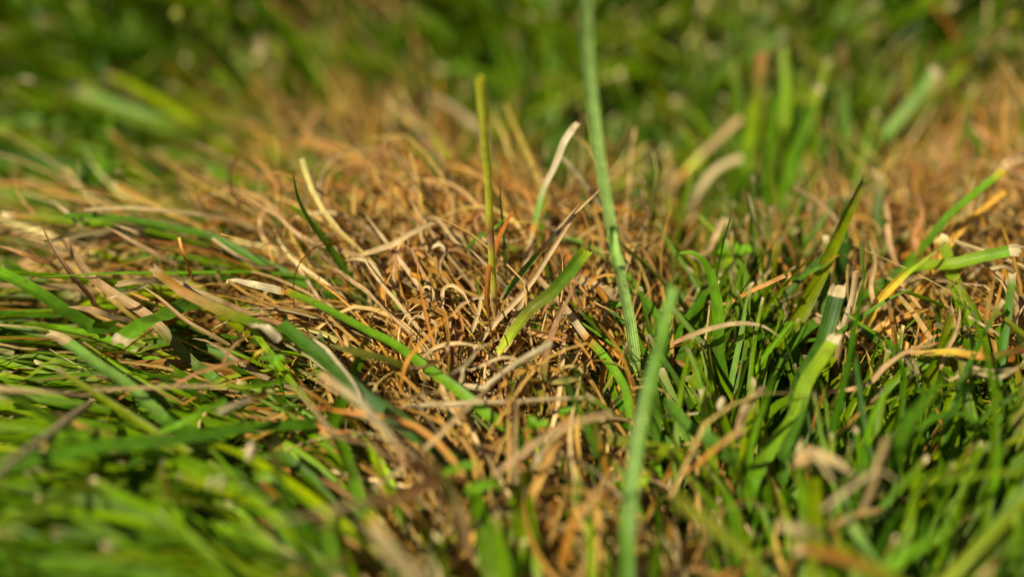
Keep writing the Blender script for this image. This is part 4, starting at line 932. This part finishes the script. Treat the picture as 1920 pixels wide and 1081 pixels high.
def finish_mass():
    zb = np.full(GW * GH, 1e9); ib = np.full(GW * GH, -1, dtype=np.int64)
    # no loose blade grows right in front of the large ones
    hd = np.full(GW * GH, -1.0)
    for C, ww in HS:
        t = np.linspace(0, len(C) - 1, len(C) * 6)
        P = np.stack([np.interp(t, np.arange(len(C)), C[:, i]) for i in range(3)], 1)
        px, py, dep = proj(P)
        hw = np.interp(t, np.arange(len(C)), ww) * FPX / dep / 5 / 2
        for o in (-1, -.5, 0, .5, 1):
            for ax in (0, 1):
                gx = (px / 5 + (o * hw if ax == 0 else 0)).astype(int); gy = (py / 5.01 + (o * hw if ax else 0)).astype(int)
                k = (gx >= 0) & (gx < GW) & (gy >= 0) & (gy < GH)
                np.maximum.at(hd, gx[k] + gy[k] * GW, dep[k])
    for m in MASS:
        A = m['V'].mean(2); N, K = A.shape[:2]
        Q = np.concatenate([A[:, :-1] * (1 - f) + A[:, 1:] * f for f in (0, .33, .66)], 1)
        px, py, dep = proj(Q.reshape(-1, 3))
        gx = np.clip(px / 5, 0, GW - 1).astype(int); gy = np.clip(py / 5.01, 0, GH - 1).astype(int)
        hit = ((hd[gx + gy * GW] > dep + .05) & (px > 0) & (px < 1920) & (py > 0) & (py < 1081)).reshape(N, -1).sum(1)
        keep = (hit == 0) | (R.random(N) > (.94 if m['kind'] == 'green' else .74))
        for kk in ('V', 'U', 'C', 'base'):
            m[kk] = m[kk][keep]
    gid = 0
    allc = []
    for m in MASS:
        V = m['V']; N, K = V.shape[:2]
        A = V.mean(2)                                        # centre line
        sub = [A[:, :-1] * (1 - f) + A[:, 1:] * f for f in (0, .25, .5, .75)]
        Q = np.concatenate(sub, 1); M = Q.shape[1]
        px, py, dep = proj(Q.reshape(-1, 3))
        ids = np.repeat(np.arange(N), M) + gid
        wpx = np.repeat(np.linalg.norm(V[:, K // 2, 0] - V[:, K // 2, 2], axis=1), M) * FPX / dep / 5.0
        ok = (px >= 0) & (px < 1920) & (py >= 0) & (py < 1081)
        for dx in (-1, 0, 1):
            gx = (px / 5.0 + dx * np.minimum(wpx * .4, 1.5)).astype(int); gy = (py / 5.01).astype(int)
            o2 = ok & (gx >= 0) & (gx < GW) & (gy >= 0) & (gy < GH)
            allc.append((gx[o2] + gy[o2] * GW, dep[o2], ids[o2]))
        m['gid'] = gid
        gid += N
    cell = np.concatenate([a[0] for a in allc]); dp = np.concatenate([a[1] for a in allc]); ii = np.concatenate([a[2] for a in allc])
    o = np.lexsort((dp, cell)); cell, ii = cell[o], ii[o]
    first = np.concatenate([[True], cell[1:] != cell[:-1]])
    cnt = np.bincount(ii[first], minlength=gid)
    picks = {}
    for kind, lim in (('green', 200), ('dry', 190)):
        rows = [(m, j) for m in MASS if m['kind'] == kind for j in range(0)]
        cc = np.concatenate([cnt[m['gid']:m['gid'] + len(m['V'])] for m in MASS if m['kind'] == kind])
        gg = np.concatenate([np.arange(m['gid'], m['gid'] + len(m['V'])) for m in MASS if m['kind'] == kind])
        picks[kind] = set(gg[np.argsort(-cc)[:lim]].tolist())
    used = {}
    singles = []
    rest = {'green': [[], [], [], []], 'dry': [[], [], [], []]}
    for m in MASS:
        V = m['V']; N, K = V.shape[:2]
        pk = np.array(sorted(p - m['gid'] for p in picks[m['kind']] if m['gid'] <= p < m['gid'] + N), dtype=int)
        mask = np.ones(N, bool); mask[pk] = False
        f1 = ribbon_faces(1, K)
        for j in pk:
            singles.append((m['kind'], V[j].reshape(-1, 3), f1, m['C'][j].reshape(-1, 3), m['U'][j].reshape(-1, 2), V[j].mean(1), m['base'][j], float(np.linalg.norm(V[j, K // 2, 0] - V[j, K // 2, 2]))))
        r = rest[m['kind']]
        off = sum(len(v) for v in r[0])
        r[0].append(V[mask].reshape(-1, 3)); r[1].append(ribbon_faces(mask.sum(), K) + off)
        r[2].append(m['C'][mask].reshape(-1, 3)); r[3].append(m['U'][mask].reshape(-1, 2))
    for kind, nm, lb, ct, mt in (('green', 'grass', 'dense green lawn grass, thousands of blades between the larger ones', 'grass', M_GREEN), ('dry', 'thatch', 'matted dry straw and thatch in the worn patches of the lawn', 'thatch', M_DRY)):
        r = rest[kind]
        tag(link_mesh(nm, np.concatenate(r[0]), np.concatenate(r[1]), np.concatenate(r[2]), np.concatenate(r[3]), mt), lb, ct, kind='stuff')
    # landmarks to name the rest by
    lms = [(1150, 430, 'the tall pale stem'), (910, 260, 'the yellow green stalk'), (820, 560, 'the straw nest'), (740, 645, 'the bright lime blade'), (1200, 880, 'the blurred front blade'),
           (1520, 690, 'the broad dark bluish blade'), (1600, 880, 'the crumpled dead leaf'), (1780, 400, 'the climbing right edge blade'), (1760, 600, 'the right dry patch'), (215, 700, 'the orange edged bluish blade'),
           (700, 760, 'the widest dark blade'), (300, 600, 'the short broad frayed blade'), (330, 825, 'the very long level blade'), (90, 820, 'the thick pale straw'), (150, 500, 'the brown bent stalk'), (420, 400, 'the arching pale straw'),
           (430, 140, 'the blurred yellow green blade'), (240, 220, 'the long yellowish blade'), (690, 180, 'the brown tangle'), (1040, 310, 'the whitish leaning stalk'), (1680, 230, 'the bluish leaning blade'),
           (1590, 180, 'the pale topped upright blade'), (1400, 230, 'the lime upright blade'), (1340, 580, 'the arching green blade'), (1000, 900, 'the low brown thatch'), (730, 1020, 'the half bleached blade'), (1440, 900, 'the broad bright blade'),
           (1650, 780, 'the lone bright blade'), (1800, 800, 'the low green arch'), (1850, 1000, 'the bottom right corner'), (60, 60, 'the top left corner'), (1860, 80, 'the top right corner'), (80, 1020, 'the bottom left corner')]
    cand = []
    for (kind, V, F, C, U, A, base, wid) in singles:
        px, py, dep = proj(A)
        cx, cy = float(np.clip(np.median(px), 0, 1919)), float(np.clip(np.median(py), 0, 1080))
        d = [((cx - l[0]) ** 2 + ((cy - l[1]) * 1.3) ** 2, l) for l in lms]
        _, l = min(d, key=lambda q: q[0])
        dx, dy = cx - l[0], cy - l[1]
        rel = ('right of' if dx > 0 else 'left of') if abs(dx) > abs(dy) else ('below' if dy > 0 else 'above')
        ang = math.degrees(math.atan2(-(py[-1] - py[0]), px[-1] - px[0]))
        pose = 'lying to the right' if -30 <= ang < 25 else 'leaning right' if 25 <= ang < 70 else 'upright' if 70 <= ang < 110 else 'leaning left' if 110 <= ang < 155 else 'lying to the left' if abs(ang) >= 155 else 'drooping'
        if kind == 'green':
            lum = base[1]
            cw = 'yellow green' if base[0] > base[1] * .55 else 'bluish green' if base[2] > base[1] * .16 else 'bright green' if lum > .24 else 'dark green' if lum < .15 else 'mid green'
        else:
            lum = base.mean()
            cw = 'pale' if lum > .42 else 'rusty brown' if lum < .22 else 'golden' if base[2] < base[0] * .34 else 'tan'
        size = ('wide' if wid > .27 else 'slim' if wid < .17 else '') if kind == 'green' else ('wide' if wid > .15 else 'hair thin' if wid < .075 else '')
        blur = ''
        cand.append([kind, V, F, C, U, size, cw, pose, rel, l[2], cx, cy])
    groups = {}
    for q in cand:
        noun = 'blade' if q[0] == 'green' else 'straw'
        lb = ' '.join((q[5] + ' ' + q[6] + ' ' + noun + ' ' + q[7] + ' ' + q[8] + ' ' + q[9]).split())
        lb = lb.replace('hair thin', 'fine').replace('lying to the', 'lying').replace('leaning left left of', 'leaning left, left of').replace('lying left left of', 'lying left, left of')
        if len(lb.split()) > 12:
            lb = lb.replace('yellow green blade', 'yellow blade').replace(' just', '').replace('the climbing right edge blade', 'the climbing edge blade')
        groups.setdefault(lb, []).append(q)
    words = ['leftmost', 'second from left', 'third from left', 'fourth from left', 'fifth from left', 'sixth from left', 'seventh from left', 'eighth from left']
    for lb, qs in groups.items():
        qs.sort(key=lambda q: q[10])
        for i, q in enumerate(qs):
            kind, V, F, C, U = q[:5]
            o = link_mesh(GB if kind == 'green' else SB, V, F, C, U, M_GREEN if kind == 'green' else M_DRY)
            l2 = lb if len(qs) == 1 else lb + ', ' + words[min(i, 7)]
            tag(o, l2, g if kind == 'green' else dgr, 'green blades of the lawn' if kind == 'green' else 'dry straws of the lawn')


finish_mass()
